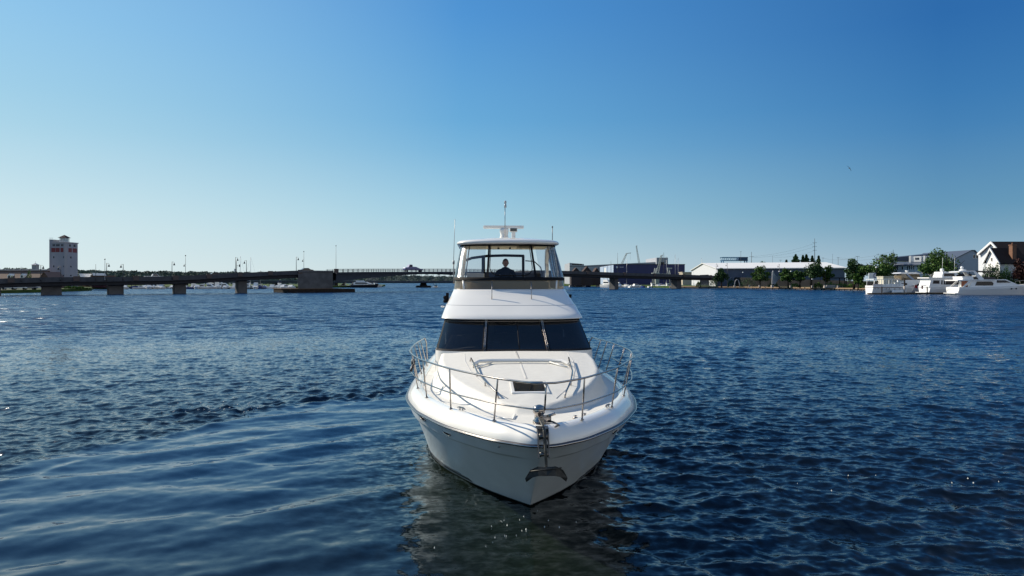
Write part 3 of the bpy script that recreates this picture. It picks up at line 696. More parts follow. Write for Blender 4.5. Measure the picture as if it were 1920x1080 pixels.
# deck hatch
hz = deck_at(0, 2.95)
def tilt(x, y): return deck_at(x*.9, y)
m = MB()
for x0, x1, y0, y1 in ((-.34,.34,2.20,2.26),(-.34,.34,2.98,3.04),(-.34,-.28,2.26,2.98),(.28,.34,2.26,2.98)):
    m.add([(x0,y0,tilt(x0,y0)-.01),(x1,y0,tilt(x1,y0)-.01),(x1,y1,tilt(x1,y1)-.01),(x0,y1,tilt(x0,y1)-.01),(x0,y0,tilt(x0,y0)+.03),(x1,y0,tilt(x1,y0)+.03),(x1,y1,tilt(x1,y1)+.03),(x0,y1,tilt(x0,y1)+.03)], [(0,3,2,1),(4,5,6,7),(0,1,5,4),(1,2,6,5),(2,3,7,6),(3,0,4,7)])
hat = m.build('deck_hatch', M_white, yacht, bevel=.012)
m = MB(); m.add([(-.285,2.255,tilt(.28,2.255)+.024),(.285,2.255,tilt(.28,2.255)+.024),(.285,2.985,tilt(.28,2.985)+.024),(-.285,2.985,tilt(.28,2.985)+.024)], [(0,1,2,3)]); m.build('hatch_glass', mat('hatch_acrylic', (.006,.007,.009), .08), hat, fix=False)
# foredeck locker lid outline, cleats, fillers
m = MB(); m.tube([(-.62,1.22,deck_at(.62,1.22)+.006),(-.40,.98,deck_at(.4,.98)+.006)], .012, 5); m.tube([(-.38,.98,deck_at(.4,.98)+.006),(-.33,1.38,deck_at(.3,1.38)+.02)], .02, 5); m.build('locker_handle', M_white, yacht)
def cleat(b, t, rz):
    e_ = MB(); z = float(z_rail(t))+.235
    c, s = math.cos(rz), math.sin(rz)
    e_.tube([(b-.13*c, t-.13*s, z+.045), (b-.06*c, t-.06*s, z+.06), (b+.06*c, t+.06*s, z+.06), (b+.13*c, t+.13*s, z+.045)], [.008,.015,.015,.008], 6)
    for k in (-.045, .045): e_.tube([(b+k*c, t+k*s, z-.01), (b+k*c, t+k*s, z+.055)], .013, 6)
    e_.build('mooring_cleat', M_chrome, yacht)
cleat(-1.22, 1.80, R(-58)); cleat(1.32, 1.95, R(58)); cleat(-2.20, 5.6, R(-85)); cleat(2.2, 5.6, R(85))
for b, t in ((.62, 1.02), (.80, 1.22)):
    m = MB(); z = float(z_rail(t))+.22; m.lathe((b, t, z), [(.05,0),(.045,.018),(.02,.025),(.02,.04),(.032,.048),(.01,.055)], 12); m.build('deck_filler', M_chrome, yacht)
# oval hawse vents in the bow sides
for sgn in (-1, 1):
    for t, v in ((1.95, .885), (3.0, .93)):
        L = float(f_lvl(v, t-stem_t(v)))+.012; L2 = float(f_lvl(v, t+.28-stem_t(v)))+.012
        p0 = Vector((sgn*L, t, float(z_rail(t))*v)); p1 = Vector((sgn*L2, t+.28, float(z_rail(t))*v))
        d = (p1-p0).normalized(); u = Vector((0, 0, 1)); pc = (p0+p1)/2+Vector((sgn*.012, -.01, 0))
        ov = [pc+d*.17*math.cos(a)+u*.045*math.sin(a) for a in np.linspace(0, 2*math.pi, 21)[:-1]]
        m = MB(); m.tube(ov, .011, 6, closed=True); vv = m.build('hull_vent', M_chrome, yacht)
        m = MB(); m.add(ov, [tuple(range(20))]); m.build('vent_mesh', M_black, vv, fix=False)
m = MB(); m.lathe((-.62, .62, 1.50), [(.018,0),(.018,.02)], 8, axis='y'); m.build('drain_fitting', M_chrome, yacht)
# ---- anchor gear
m = MB(); m.lathe((0, .62, 1.86), [(.10,0),(.10,.04),(.075,.06),(.07,.13),(.095,.16),(.10,.20),(.085,.25),(.03,.275)], 18); m.box((.10, .62, 1.92), (.16, .14, .09)); m.tube([(.12,.62,1.96),(.25,.60,2.0)], .022, 8)
m.build('windlass', M_chrome, yacht)
rol = MB()
for sx in (-.075, .075): rol.prism([(.75,1.86),(.05,1.90),(-.05,1.84),(-.16,1.52),(-.11,1.50),(.02,1.74),(.16,1.80),(.75,1.83)], sx-.008, sx+.008, 'x')
rol.lathe((0, -.05, 1.80), [(.05,-.06),(.03,0),(.05,.06)], 10, axis='x'); rol.lathe((0, -.13, 1.56), [(.04,-.06),(.025,0),(.04,.06)], 10, axis='x')
rol.tube([(.075,.62,1.9),(.2,.48,1.90),(.27,.3,1.885),(.20,.22,1.88)], .014, 6); rol.add([(-.09,.7,1.885),(.09,.7,1.885),(.09,.0,1.895),(-.09,.0,1.895)], [(0,1,2,3)])
rol.build('anchor_roller', mat('worn_steel', (.16,.15,.14), .3, .9, var=.4, vscale=20), yacht)
anc = MB()
anc.tube([(0,.55,1.93),(0.005,.10,1.93),(.012,-.06,1.88),(.02,-.17,1.62),(.03,-.20,1.36)], [.02,.022,.022,.022,.02], 6, smooth=False)
an = anc.build('anchor', M_galv, yacht)
fk = MB()
for sgn in (-1, 1):
    P_ = [(.03,-.22,1.40),(sgn*.13+.03,-.25,1.42),(sgn*.235+.03,-.22,1.36),(sgn*.305+.03,-.19,1.235),(sgn*.285+.03,-.18,1.18),(sgn*.195+.03,-.24,1.265),(sgn*.12+.03,-.27,1.29),(.03,-.27,1.29)]
    n_ = len(P_); fk.add([(x,y,z) for x,y,z in P_]+[(x,y+.022,z-.008) for x,y,z in P_], [tuple(range(n_)), tuple(range(2*n_-1, n_-1, -1))]+[(i,(i+1)%n_,n_+(i+1)%n_,n_+i) for i in range(n_)])
fk.tube([(-.20,-.26,1.355),(.24,-.26,1.40)], .010, 6)
fk.build('fluke', M_galv, an)
ch = MB()
for i in range(12):
    y = .50-i*.04; ch.tube([(.03+.012*math.cos(a)*(1 if i % 2 else .3), y+.022*math.sin(a), 1.955+.012*math.cos(a)*(.3 if i % 2 else 1)) for a in np.linspace(0, 6.283, 9)[:-1]], .005, 5, closed=True)
ch.build('anchor_chain', M_galv, yacht)

# ---------------------------------------------------------------- skipper on the flybridge
def person(name, loc, rz, label, joints, radii, edges, shirt, skinm, hair, head, mats_by=None, extra=None):
    e = empty(name, loc, rz, label, 'person')
    me = bpy.data.meshes.new('body'); me.from_pydata(joints, edges, []); o = bpy.data.objects.new('body', me); COL.objects.link(o); o.parent = e
    md = o.modifiers.new('skin', 'SKIN'); 
    for i, rr_ in enumerate(radii): me.skin_vertices[0].data[i].radius = (rr_, rr_*.82) if i < 4 else (rr_, rr_)
    me.skin_vertices[0].data[0].use_root = True
    ss = o.modifiers.new('ss', 'SUBSURF'); ss.levels = 2; ss.render_levels = 2
    me.materials.append(shirt)
    return e, o
def head_mesh(c, s, skinm, hairm, par, pitch=0):
    """head with brow, nose, chin, ears; c = center, faces -y"""
    m = MB(); rows = []; n = 24
    for i in range(19):
        th_ = math.pi*i/18; row = []
        for k in range(n):
            ph = 2*math.pi*k/n; x = math.sin(th_)*math.sin(ph)*.082; y = -math.sin(th_)*math.cos(ph)*.095; z = math.cos(th_)*.118
            if z < 0: x *= 1-.28*(-z/.118)**1.3; y *= 1-.12*(-z/.118)
            fr_ = max(0, math.cos(ph))*math.sin(th_)
            if fr_ > .93 and -.045 < z < .01: y -= .022*(1-abs(z+.03)/.04 if abs(z+.03) < .04 else 0)
            if abs(abs(x)-.032) < .016 and fr_ > .7 and abs(z-.008) < .014: y += .010
            if fr_ > .8 and abs(z+.062) < .012: y += .005
            if fr_ > .75 and abs(z-.03) < .012: y -= .004
            cp, sp = math.cos(pitch), math.sin(pitch)
            row.append((c[0]+x*s, c[1]+(y*cp-z*sp)*s, c[2]+(y*sp+z*cp)*s))
        rows.append(row)
    m.grid(rows, closed=True)
    for sx in (-1, 1): m.lathe((c[0]+sx*.082*s, c[1]+.005, c[2]-.005*s), [(.012*s,-.012),(.03*s,0),(.012*s,.012)], 10, axis='x')
    h = m.build('head', skinm, par)
    m = MB(); rows = []
    for i in range(8):
        th_ = R(88)*i/7; row = []
        for k in range(n):
            ph = 2*math.pi*k/n; lim = 1 if math.cos(ph) < .3 else .74
            t_ = th_*lim*(1.12 if math.cos(ph) < -.2 else 1); x = math.sin(t_)*math.sin(ph)*.088; y = -math.sin(t_)*math.cos(ph)*.101; z = math.cos(t_)*.125
            cp, sp = math.cos(pitch), math.sin(pitch)
            row.append((c[0]+x*s, c[1]+(y*cp-z*sp)*s, c[2]+(y*sp+z*cp)*s))
        rows.append(row)
    m.grid(rows, closed=True); m.build('hair', hairm, par)
    return h
M_skin = mat('skin', (.36,.20,.14), .55); M_hair = mat('dark_hair', (.02,.014,.01), .7); M_shirt = mat('dark_shirt', (.012,.013,.018), .8); M_jean = mat('denim', (.03,.04,.07), .8)
# seated: origin under the seat, facing -y
J = [(0,0,.66),(0,.02,.84),(0,.01,1.06),(0,-.02,1.23),(0,-.03,1.36),
     (-.10,-.01,.64),(-.12,-.44,.66),(-.12,-.50,.22),(-.12,-.62,.16),
     (.10,-.01,.64),(.12,-.44,.66),(.12,-.50,.22),(.12,-.62,.16),
     (-.235,0,1.20),(-.33,-.08,.95),(-.17,-.44,.92),
     (.235,0,1.20),(.33,-.08,.95),(.17,-.44,.92)]
RD = [.18,.17,.20,.13,.075, .095,.065,.05,.04, .095,.065,.05,.04, .09,.052,.036, .075,.052,.036]
ED = [(0,1),(1,2),(2,3),(3,4),(0,5),(5,6),(6,7),(7,8),(0,9),(9,10),(10,11),(11,12),(3,13),(13,14),(14,15),(3,16),(16,17),(17,18)]
skl = yacht.matrix_basis
def yw(x, y, z): 
    c, s = math.cos(R(2.98)), math.sin(R(2.98)); return (.45+x*c-y*s, 10.06+x*s+y*c, z)
pe, bo = person('person', yw(-.05, 11.62, 3.12), R(2.98), 'person in a dark t-shirt steering at the flybridge helm of the yacht', J, RD, ED, M_shirt, M_skin, M_hair, None)
bo.data.materials.append(M_skin)
head_mesh((0,-.05,1.475), 1.14, M_skin, M_hair, pe, R(-12))
for sgn in (-1, 1):   # forearms skin and hands closed round the wheel
    m = MB(); m.tube([(sgn*.30,-.18,.93),(sgn*.17,-.44,.92)], [.044,.034], 10); m.build('forearm', M_skin, pe)
    m = MB(); c = Vector((sgn*.165,-.50,.925)); m.lathe((c.x,c.y+.06,c.z), [(.02,-.09),(.036,-.07),(.04,-.02),(.03,.02)], 10, axis='y')
    for f_ in range(4):
        zf = c.z+.03-f_*.02; ln = (.07,.08,.075,.06)[f_]
        m.tube([(c.x,c.y,zf),(c.x+sgn*.01,c.y-ln*.5,zf+.01),(c.x-sgn*.01,c.y-ln*.85,zf-.01),(c.x-sgn*.03,c.y-ln*.7,zf-.02)], [.010,.0095,.009,.007], 6)
    m.tube([(c.x-sgn*.02,c.y+.03,c.z),(c.x-sgn*.05,c.y-.01,c.z+.02),(c.x-sgn*.045,c.y-.05,c.z+.02)], [.012,.011,.008], 6)
    m.build('hand', M_skin, pe)
# ================================================================ surroundings
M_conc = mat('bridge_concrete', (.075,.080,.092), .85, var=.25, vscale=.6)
M_conc2 = mat('pier_concrete', (.115,.118,.125), .85, var=.3, vscale=.5)
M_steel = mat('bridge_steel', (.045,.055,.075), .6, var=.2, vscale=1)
M_rail = mat('rail_steel', (.05,.05,.055), .6)
M_asph = mat('asphalt', (.05,.05,.05), .9)
M_timber = mat('fender_timber', (.035,.028,.024), .85, var=.5, vscale=1.5)
M_pile = mat('pile_timber', (.03,.024,.02), .9)
M_grass = mat('grass', (.06,.10,.025), .9, var=.4, vscale=.3)
M_tan = mat('tan_paving', (.34,.24,.16), .85, var=.15, vscale=1)
M_pale = mat('pale_concrete', (.42,.37,.33), .85, var=.15, vscale=1)
M_bwhite = mat('white_paint', (.74,.74,.72), .4, var=.05, vscale=.5)
M_wall = mat('white_siding', (.62,.62,.61), .6, var=.06, vscale=.5)
M_glassd = mat('dark_glass', (.008,.010,.015), .2, spec=.3)
M_rdark = mat('dark_shingle', (.022,.018,.02), .85, var=.3, vscale=3)
M_lamp = mat('lamp_post_metal', (.02,.02,.024), .5)
M_globe = mat('lamp_globe', (.75,.76,.75), .3)
M_bark = mat('bark', (.05,.035,.025), .9)
M_leafA = mat('leaf_mid', (.030,.068,.014), .6, island=1, alt=(.075,.14,.03))
M_leafB = mat('leaf_light', (.05,.11,.02), .6, island=1, alt=(.11,.19,.04))
M_leafD = mat('leaf_dark', (.020,.048,.018), .6, island=1, alt=(.048,.10,.032))
M_leafR = mat('leaf_maroon', (.022,.010,.010), .6, island=1, alt=(.05,.02,.018))
M_far = mat('far_woodland', (.070,.105,.100), .8, island=1, alt=(.10,.14,.115))  # distance haze is put into this bluish, lightened leaf colour
# ---- ground sheets
def sheet(name, poly, z, m, kind='structure', zb=-1.5):
    b = MB(); n = len(poly)
    b.add([(x, y, z) for x, y in poly]+[(x, y, zb) for x, y in poly], [tuple(range(n))]+[(i, (i+1) % n, n+(i+1) % n, n+i) for i in range(n)])
    o = b.build(name, m); tag(o, kind=kind); return o
sheet('left_shore_ground', [(-330,190),(-190,203),(-162,219),(-159,234),(-168,277),(-200,330),(-197,352),(-112,366),(-95,415),(-83,446),(-95,520),(-240,900),(-900,900),(-900,190)], 1.0, M_grass)
sheet('far_shore_ground', [(-2500,1060),(3000,1060),(3000,5200),(-2500,5200)], 1.2, mat('far_ground', (.05,.06,.045), .9))
sheet('right_shore_ground', [(-20,640),(30,520),(60,470),(86,378),(116,343),(129,310),(141,276),(168,226),(210,196),(420,150),(1500,150),(1500,1050),(-20,1050)], 1.0, M_grass)
sheet('promenade', [(86.3,379),(116.5,344.2),(129.7,310.5),(141.8,276.6),(168.5,227),(176,230),(149,281),(136.5,315),(123,350),(92,384)], 1.006, M_tan, zb=.9)
sheet('parking_lot', [(-185,212),(-164.5,220.5),(-161.5,234),(-166,246),(-230,246),(-230,205)], 1.006, M_asph, zb=.9)
# ---- trees
def leaves(centers, size, m, name, parent, seed):
    g = np.random.default_rng(seed); n = len(centers); C_ = np.asarray(centers)
    a = g.normal(size=(n, 3)); a /= np.linalg.norm(a, axis=1)[:, None]; b = np.cross(a, g.normal(size=(n, 3))); b /= np.linalg.norm(b, axis=1)[:, None]
    s = size*g.uniform(.6, 1.4, n)[:, None]
    P = np.stack([C_-a*s, C_-b*s*.6, C_+a*s, C_+b*s*.6], 1).reshape(-1, 3)
    me = bpy.data.meshes.new(name); me.vertices.add(4*n); me.vertices.foreach_set('co', P.ravel().astype(np.float32))
    me.loops.add(4*n); me.loops.foreach_set('vertex_index', np.arange(4*n, dtype=np.int32)); me.polygons.add(n); me.polygons.foreach_set('loop_start', np.arange(n, dtype=np.int32)*4)
    me.update(calc_edges=True); me.materials.append(m); o = bpy.data.objects.new(name, me); COL.objects.link(o)
    if parent: o.parent = parent
    return o
def crown_pts(w, h, n, seed, lobes=11, base=0.0, shape='round'):
    g = np.random.default_rng(seed); out = []
    if shape == 'cone':
        t = g.uniform(0, 1, n)**.8; ang = g.uniform(0, 6.283, n); tier = .75+.25*np.sin(t*38+g.uniform(0, 6))
        r = w/2*(1-t)*tier*g.uniform(.35, 1, n)**.5+.05
        return np.stack([r*np.cos(ang), r*np.sin(ang), base+t*h-.05*r], 1)
    Ls = []
    for i in range(lobes):
        a = g.uniform(0, 6.283); rr = g.uniform(.1, .85)*w/2; zz = g.uniform(.18, .82); k = 1-.75*abs(zz-.45)
        Ls.append((rr*k*math.cos(a), rr*k*math.sin(a), base+zz*h, g.uniform(.20, .36)*w/2*1.1, g.uniform(.13, .22)*h))
    Ls.append((0, 0, base+.5*h, .5*w/2, .33*h))
    for i in range(4):
        a = g.uniform(0, 6.283); Ls.append((math.cos(a)*w*.40, math.sin(a)*w*.40, base+g.uniform(.3, .6)*h, .13*w, .10*h))
    per = n//len(Ls)
    for (x, y, z, r, rz) in Ls:
        d = g.normal(size=(per, 3)); d /= np.linalg.norm(d, axis=1)[:, None]; rad = g.uniform(.55, 1.08, per)[:, None]
        out.append(np.array([x, y, z])+d*rad*np.array([r, r, rz]))
    return np.concatenate(out)
def tree(px, D, ytop, ybase, wpx, m, label, name='tree', n=2600, leaf=.30, shape='round', cat='tree', group=None, seed=1, trunk=.22, lean=0):
    x = PX(px, D); zt = PZ(ytop, D); zb = 1.0; w = wpx/F*D*(1.22 if shape == 'round' else 1); h = zt-zb
    e = empty(name, (x, D, zb), 0, label, cat, group); g = random.Random(seed)
    b = MB(); cb = h*trunk; r0 = .03*h+.05
    b.tube([(0,0,-.3),(g.uniform(-.1,.1),g.uniform(-.1,.1),cb),(g.uniform(-.3,.3)+lean,g.uniform(-.3,.3),h*.6),(lean,0,h*.85)], [r0*1.2, r0*.8, r0*.45, .03], 8)
    if shape == 'round':
        for k in range(5):
            a = g.uniform(0, 6.28); L = w*.36; b.tube([(0,0,cb*g.uniform(.85,1.3)),(math.cos(a)*L*.5, math.sin(a)*L*.5, h*.48),(math.cos(a)*L, math.sin(a)*L, h*.66)], [r0*.5, r0*.3, .03], 6)
    b.build('trunk', M_bark, e)
    pts = crown_pts(w, h-cb*.8, n, seed, base=cb*.8, shape=shape); leaves(pts, leaf, m, 'crown', e, seed+50); return e
def shrub(px, D, ytop, wpx, m, label, seed, group=None, n=900, z0=1.0, depth=1.0):
    x = PX(px, D); w = wpx/F*D; h = PZ(ytop, D)-z0
    e = empty('shrub', (x, D, z0), 0, label, 'shrub', group)
    g = np.random.default_rng(seed); d = g.normal(size=(n, 3)); d /= np.linalg.norm(d, axis=1)[:, None]; d[:, 2] = abs(d[:, 2]); r = g.uniform(.6, 1.05, n)*(1+.15*np.sin(d[:, 0]*9+seed))
    leaves(d*r[:, None]*np.array([w/2, w/2*depth, h]), .16, m, 'foliage', e, seed)
    b = MB(); b.tube([(0,0,0),(0,0,h*.7)], [.08,.03], 6); b.build('stem', M_bark, e); return e
# far wooded shore
def treeline(name, x0, x1, D, prof, n, sz, seed, dep=60):
    g = np.random.default_rng(seed); X_ = g.uniform(x0, x1, n); top = np.interp(X_, [p[0] for p in prof], [p[1] for p in prof])
    top = top*(1+.035*np.sin(X_*.09)+.05*np.sin(X_*.23+1)+.05*np.sin(X_*.51)); z = 1+(top-1)*g.uniform(0, 1, n)**.45
    y = D+dep*(z/top)*.8+g.uniform(-dep*.1, dep*.3, n)
    o = leaves(np.stack([X_, y, z], 1), sz, M_far, name, None, seed); tag(o, kind='stuff'); 
    b = MB(); xs = np.linspace(x0, x1, 60); b.grid([[(x, D+3, -.5) for x in xs], [(x, D+dep*.8+4, np.interp(x, [p[0] for p in prof], [p[1] for p in prof])*.86) for x in xs], [(x, D+dep*1.6, np.interp(x, [p[0] for p in prof], [p[1] for p in prof])*.84) for x in xs]]); b.build('wooded_hill', M_far); bpy.data.objects['wooded_hill' if 'wooded_hill' in bpy.data.objects else 'wooded_hill']; 
    return o
treeline('far_woodland', -1150, 420, 1300, [(-1150,29),(-900,25),(-780,22),(-600,20),(-420,19),(-300,15),(-150,12),(-60,9),(420,9)], 52000, 1.7, 3)
treeline('shore_woodland', -560, -175, 560, [(-560,14),(-430,12),(-380,11),(-330,9.5),(-240,6),(-175,5)], 9000, 1.3, 4, 30)
for o in list(bpy.data.objects):
    if o.name.startswith('wooded_hill'): tag(o, kind='structure')

# ---------------------------------------------------------------- road bridge
BU = (.804, .595)
def BP(s, off=0): return (s*BU[0]+off*BU[1], 292.5+s*BU[1]-off*BU[0])       # off > 0: towards the viewer
def s_of(px): r = (px-960)/F; return 292.5*r/(1-.74*r)/BU[0]
ztab = [(-20,4.4),(0,4.56),(95,4.95),(300,5.3),(452,6.55),(560,7.5),(640,8.0),(780,8.35),(850,8.5),(1000,8.4),(1070,8.2),(1150,7.7),(1265,7.05),(1400,6.15),(1500,5.8),(1640,5.2)]
S_ = [s_of(p) for p, z in ztab]; zt_ = pchip(S_, [z for p, z in ztab])
br = empty('road_bridge', (*BP(0), 0), math.atan2(BU[1], BU[0]), 'long concrete bascule road bridge crossing the bay behind the white yacht', 'bridge')
def bridge_part(name, prof, s0, s1, m, st=4, mi=0):
    """prof: list of (offset towards the viewer, z above top line) closed section"""
    b = MB(); n = max(2, int((s1-s0)/st)); rows = []
    for i in range(n+1):
        s = s0+(s1-s0)*i/n; z = float(zt_(s)); rows.append([(s, -o, z+dz) for o, dz in prof])
    b.grid(rows, closed=True, smooth=False); b.f.append(tuple(range(len(prof)))); b.mi.append(0); b.sm.append(False)
    k = n*len(prof); b.f.append(tuple(k+i for i in range(len(prof)))); b.mi.append(0); b.sm.append(False)
    return b.build(name, m, br)
sA, sB = s_of(557), s_of(621); sC = s_of(985); sL, sR = s_of(-60), s_of(1352)
HW = 5.0
for a, c in ((sL, sA), (sC, sR)):
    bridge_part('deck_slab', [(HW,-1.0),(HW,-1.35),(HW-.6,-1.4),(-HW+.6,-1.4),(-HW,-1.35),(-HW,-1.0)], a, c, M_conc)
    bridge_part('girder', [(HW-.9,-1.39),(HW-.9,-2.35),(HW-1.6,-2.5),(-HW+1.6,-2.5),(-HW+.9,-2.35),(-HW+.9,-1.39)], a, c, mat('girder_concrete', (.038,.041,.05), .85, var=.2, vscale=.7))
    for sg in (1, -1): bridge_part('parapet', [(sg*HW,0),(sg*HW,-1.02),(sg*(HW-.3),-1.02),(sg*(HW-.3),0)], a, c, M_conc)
# movable span: solid fascia, open railing, arched girder
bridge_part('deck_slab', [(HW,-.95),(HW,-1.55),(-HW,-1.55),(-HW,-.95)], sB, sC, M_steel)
for sg in (1, -1):
    b = MB()
    for k in range(int((sC-sB)/1.9)):
        s = sB+.6+k*1.9; z = float(zt_(s)); b.box((s, -sg*(HW-.1), z-.42), (.14, .14, 1.1))
    for dz in (.1, -.25, -.6):
        rows = [[(s, -sg*(HW-.1)+a, float(zt_(s))+dz+c) for a, c in ((-.04,-.04),(.04,-.04),(.04,.04),(-.04,.04))] for s in np.arange(sB, sC, 4)]
        b.grid(rows, closed=True, smooth=False)
    b.build('railing', M_rail, br)
    b = MB(); sm = (sB+sC)/2-2; hl = (sC-sB)/2+2; rows = []
    for s in np.linspace(sB, sC, 40):
        z = float(zt_(s))-1.55; u = abs((s-sm)/hl); dep = .25+2.9*u**1.7
        rows.append([(s, -sg*(HW-.5), z), (s, -sg*(HW-.5), z-dep), (s, -sg*(HW-.9), z-dep), (s, -sg*(HW-.9), z)])
    b.grid(rows, closed=True, smooth=False); b.build('arch_girder', M_steel, br)
    if sg > 0:
        for s in np.linspace(sB+4, sC-4, 18):
            z = float(zt_(s))-1.55; u = abs((s-sm)/hl); dep = .25+2.9*u**1.7; b = MB(); b.box((s, -sg*(HW-.46), z-dep/2), (.12, .1, dep-.1)); b.build('stiffener', M_steel, br)
# bascule piers
for s0, s1, nm in ((sA, sB, 'bascule_pier'), (sC, sC+16, 'bascule_pier')):
    sm = (s0+s1)/2; z1 = float(zt_(sm)); b = MB(); sk = 3.6 if s0 < 0 else 0; b.prism([(s0-1.5, -HW-.2), (s1-1.5, -HW-.2), (s1-1.5+sk, HW+.2), (s0-1.5+sk, HW+.2)], -.8, z1-.9); b.prism([(s0-1.7, -HW-.35), (s1-1.3, -HW-.35), (s1-1.3+sk, HW+.4), (s0-1.7+sk, HW+.4)], z1-.9, z1-.25); p = b.build(nm, M_conc2, br, bevel=.08)
b = MB(); sm = (sA+sB)/2; b.prism([(s_of(527), -HW-2.2), (s_of(650), -HW-2.2), (s_of(655), -HW+.5), (s_of(655), HW+3), (s_of(527), HW+3)], -.8, 1.15); b.build('fender_wall', M_timber, br)
b = MB(); b.prism([(s_of(527)-.2, -HW-2.4), (s_of(625), -HW-2.4), (s_of(625), HW+3.2), (s_of(527)-.2, HW+3.2)], 1.15, 1.35); b.build('fender_cap', mat('fender_cap_wood', (.12,.08,.055), .8), br)
# piers
for px, wd_ in ((-20, 4.6), (96, 4.4), (216, 3.7), (336, 3.1), (452, 2.7), (1151, 2.2), (1268, 3.4)):
    s = s_of(px); z1 = float(zt_(s))-2.45; b = MB(); wd_ *= .52
    pl = [(-wd_, -1.9), (wd_, -1.9), (wd_*1.05, -1.5), (wd_*1.05, 1.5), (wd_, 1.9), (-wd_, 1.9), (-wd_*1.05, 1.5), (-wd_*1.05, -1.5)]
    b.prism([(s+a*1.0, c) for a, c in pl], -1, z1*.55); b.prism([(s+a*.97, c*.985) for a, c in pl], z1*.55, z1); b.prism([(s+a*1.03, c*1.03) for a, c in pl], z1-.35, z1-.02)
    b.build('pier', M_conc2, br)
for px in [20,140,250,323,385,442,498,553,620,1088,1157,1213,1268,1318]:
    s = s_of(px); z = float(zt_(s)); b = MB(); b.box((s, -HW-.02, z-.45), (1.5, .5, 1.35)); b.build('pilaster', mat('pilaster_concrete', (.10,.08,.075), .85), br)
# approach ramp bending along the park behind the trees
pa = []
for (x, y), zt in (((s_of(1350)*BU[0], 292.5+s_of(1350)*BU[1]), 6.0), ((127, 352), 5.2), ((138, 338), 4.6), ((150, 322), 4.0), ((160, 308), 3.3)):
    v = Vector((x, y-292.5)); lx = v.x*BU[0]+v.y*BU[1]; ly = -v.x*BU[1]+v.y*BU[0]; pa.append((lx, ly, zt))
b = MB(); b.grid([[(x, y-3, .9), (x, y-3, z-1), (x, y-3.3, z-1), (x, y-3.3, z), (x, y-3, z), (x, y+3, z), (x, y+3, .9)] for x, y, z in pa], smooth=False); b.build('approach_ramp', mat('ramp_wall', (.035,.035,.038), .85, var=.4, vscale=.3), br)
# ---- things standing on the bridge
def street_lamp(px, ytop, side, label, D=None, off=5.6, grp='bell lamps along the bridge', base_z=None, x=None):
    if D is None: s = s_of(px); X_, Y_ = BP(s, off); D = Y_; X_ = PX(px, Y_); zb = float(zt_(s))-1.0
    else: X_, Y_, zb = PX(px, D), D, 1.0
    zt = PZ(ytop, D); h = zt-zb
    e = empty('street_lamp', (X_, Y_, zb), 0, label, 'street lamp', grp)
    b = MB(); b.lathe((0,0,0), [(.22,0),(.20,.3),(.11,.5),(.09,h*.5),(.07,h)], 8); b.build('post', M_lamp, e)
    b = MB(); b.tube([(0,0,h*.97),(side*.35,0,h*.985),(side*.62,0,h*.97),(side*.66,0,h*.93)], .035, 6); b.build('arm', M_lamp, e)
    b = MB(); b.lathe((side*.66,0,h*.93-.75), [(.30,0),(.27,.12),(.16,.45),(.06,.75)], 10); b.build('lamp_shade', M_lamp, e); return e
for px, y, sd_, lb in ((76.5,497,1,'bell-shaped street lamp on the bridge left of the pale tower'),(114,499,-1,'bell-shaped street lamp on the bridge in front of the pale tower'),(200,493,1,'bell-shaped street lamp on the bridge, right one of the close pair after the tower'),
    (231,495,-1,'bell-shaped street lamp on the bridge near the pickup truck'),(322.5,490.5,1,'bell-shaped street lamp above the third bridge pier'),(441.7,482,1,'bell-shaped street lamp above the fourth bridge pier beside the signal arm'),
    (462,488,-1,'bell-shaped street lamp just right of the signal arm on the bridge'),(555.5,481.5,1,'bell-shaped street lamp at the left edge of the square bascule pier')):
    street_lamp(px, y, sd_, lb)
def mast(px, ytop, label, lamp=0, top=True, D=None, name='tall_mast', cat='mast', r=.07, m=None, base=None):
    if D is None: s = s_of(px); D = BP(s, 5.6)[1]; zb = float(zt_(s))-1.0
    else: zb = 1.0 if base is None else base
    h = PZ(ytop, D)-zb; e = empty(name, (PX(px, D), D, zb), 0, label, cat)
    b = MB(); b.lathe((0,0,0), [(r*2.2,0),(r*1.6,.4),(r,.6),(r*.6,h)], 8); b.build('pole', m or M_lamp, e)
    if top: b = MB(); b.lathe((0,0,h-.05), [(.05,0),(.16,.1),(.16,.25),(.05,.4)], 8); b.build('lamp_head', M_lamp, e)
    if lamp:
        b = MB(); b.tube([(0,0,h*.62),(lamp*.4,0,h*.64)], .04, 6); b.lathe((lamp*.42,0,h*.62-.55), [(.26,0),(.2,.2),(.05,.6)], 8); b.build('lamp_shade', M_lamp, e)
    return e
mast(347.8, 480, 'tall thin mast with a lamp halfway up, right of the third bridge pier', -1); mast(569.7, 472.5, 'tall thin mast with a lamp halfway up on the square bascule pier', -1)
mast(630, 461.5, 'tallest single mast at the start of the steel bridge span'); mast(179.5, 495, 'short plain mast on the bridge right of the tower', 0, False); mast(196.7, 487, 'pale tall mast, left one of the close pair after the tower', 0, True, r=.09, m=mat('pale_pole', (.25,.25,.26), .6))
mast(39.5, 500, 'thin plain mast rising above the brown roofed building', 0, False)
e = empty('traffic_signal', (*(PX(443.5, 222), 222), float(zt_(s_of(442)))-1), 0, 'signal post with a crossarm and box beside the lamp above the fourth pier', 'signal')
b = MB(); b.tube([(0,0,0),(0,0,4.9)], .09, 8); b.build('post', M_lamp, e); b = MB(); b.tube([(0,0,3.3),(1.0,0,3.3)], .05, 6); b.box((1.0,0,3.35), (.3,.2,.8)); b.build('signal_arm', M_lamp, e); b = MB(); b.box((-.45,0,1.9), (.5,.3,.9)); b.build('control_box', M_globe, e)
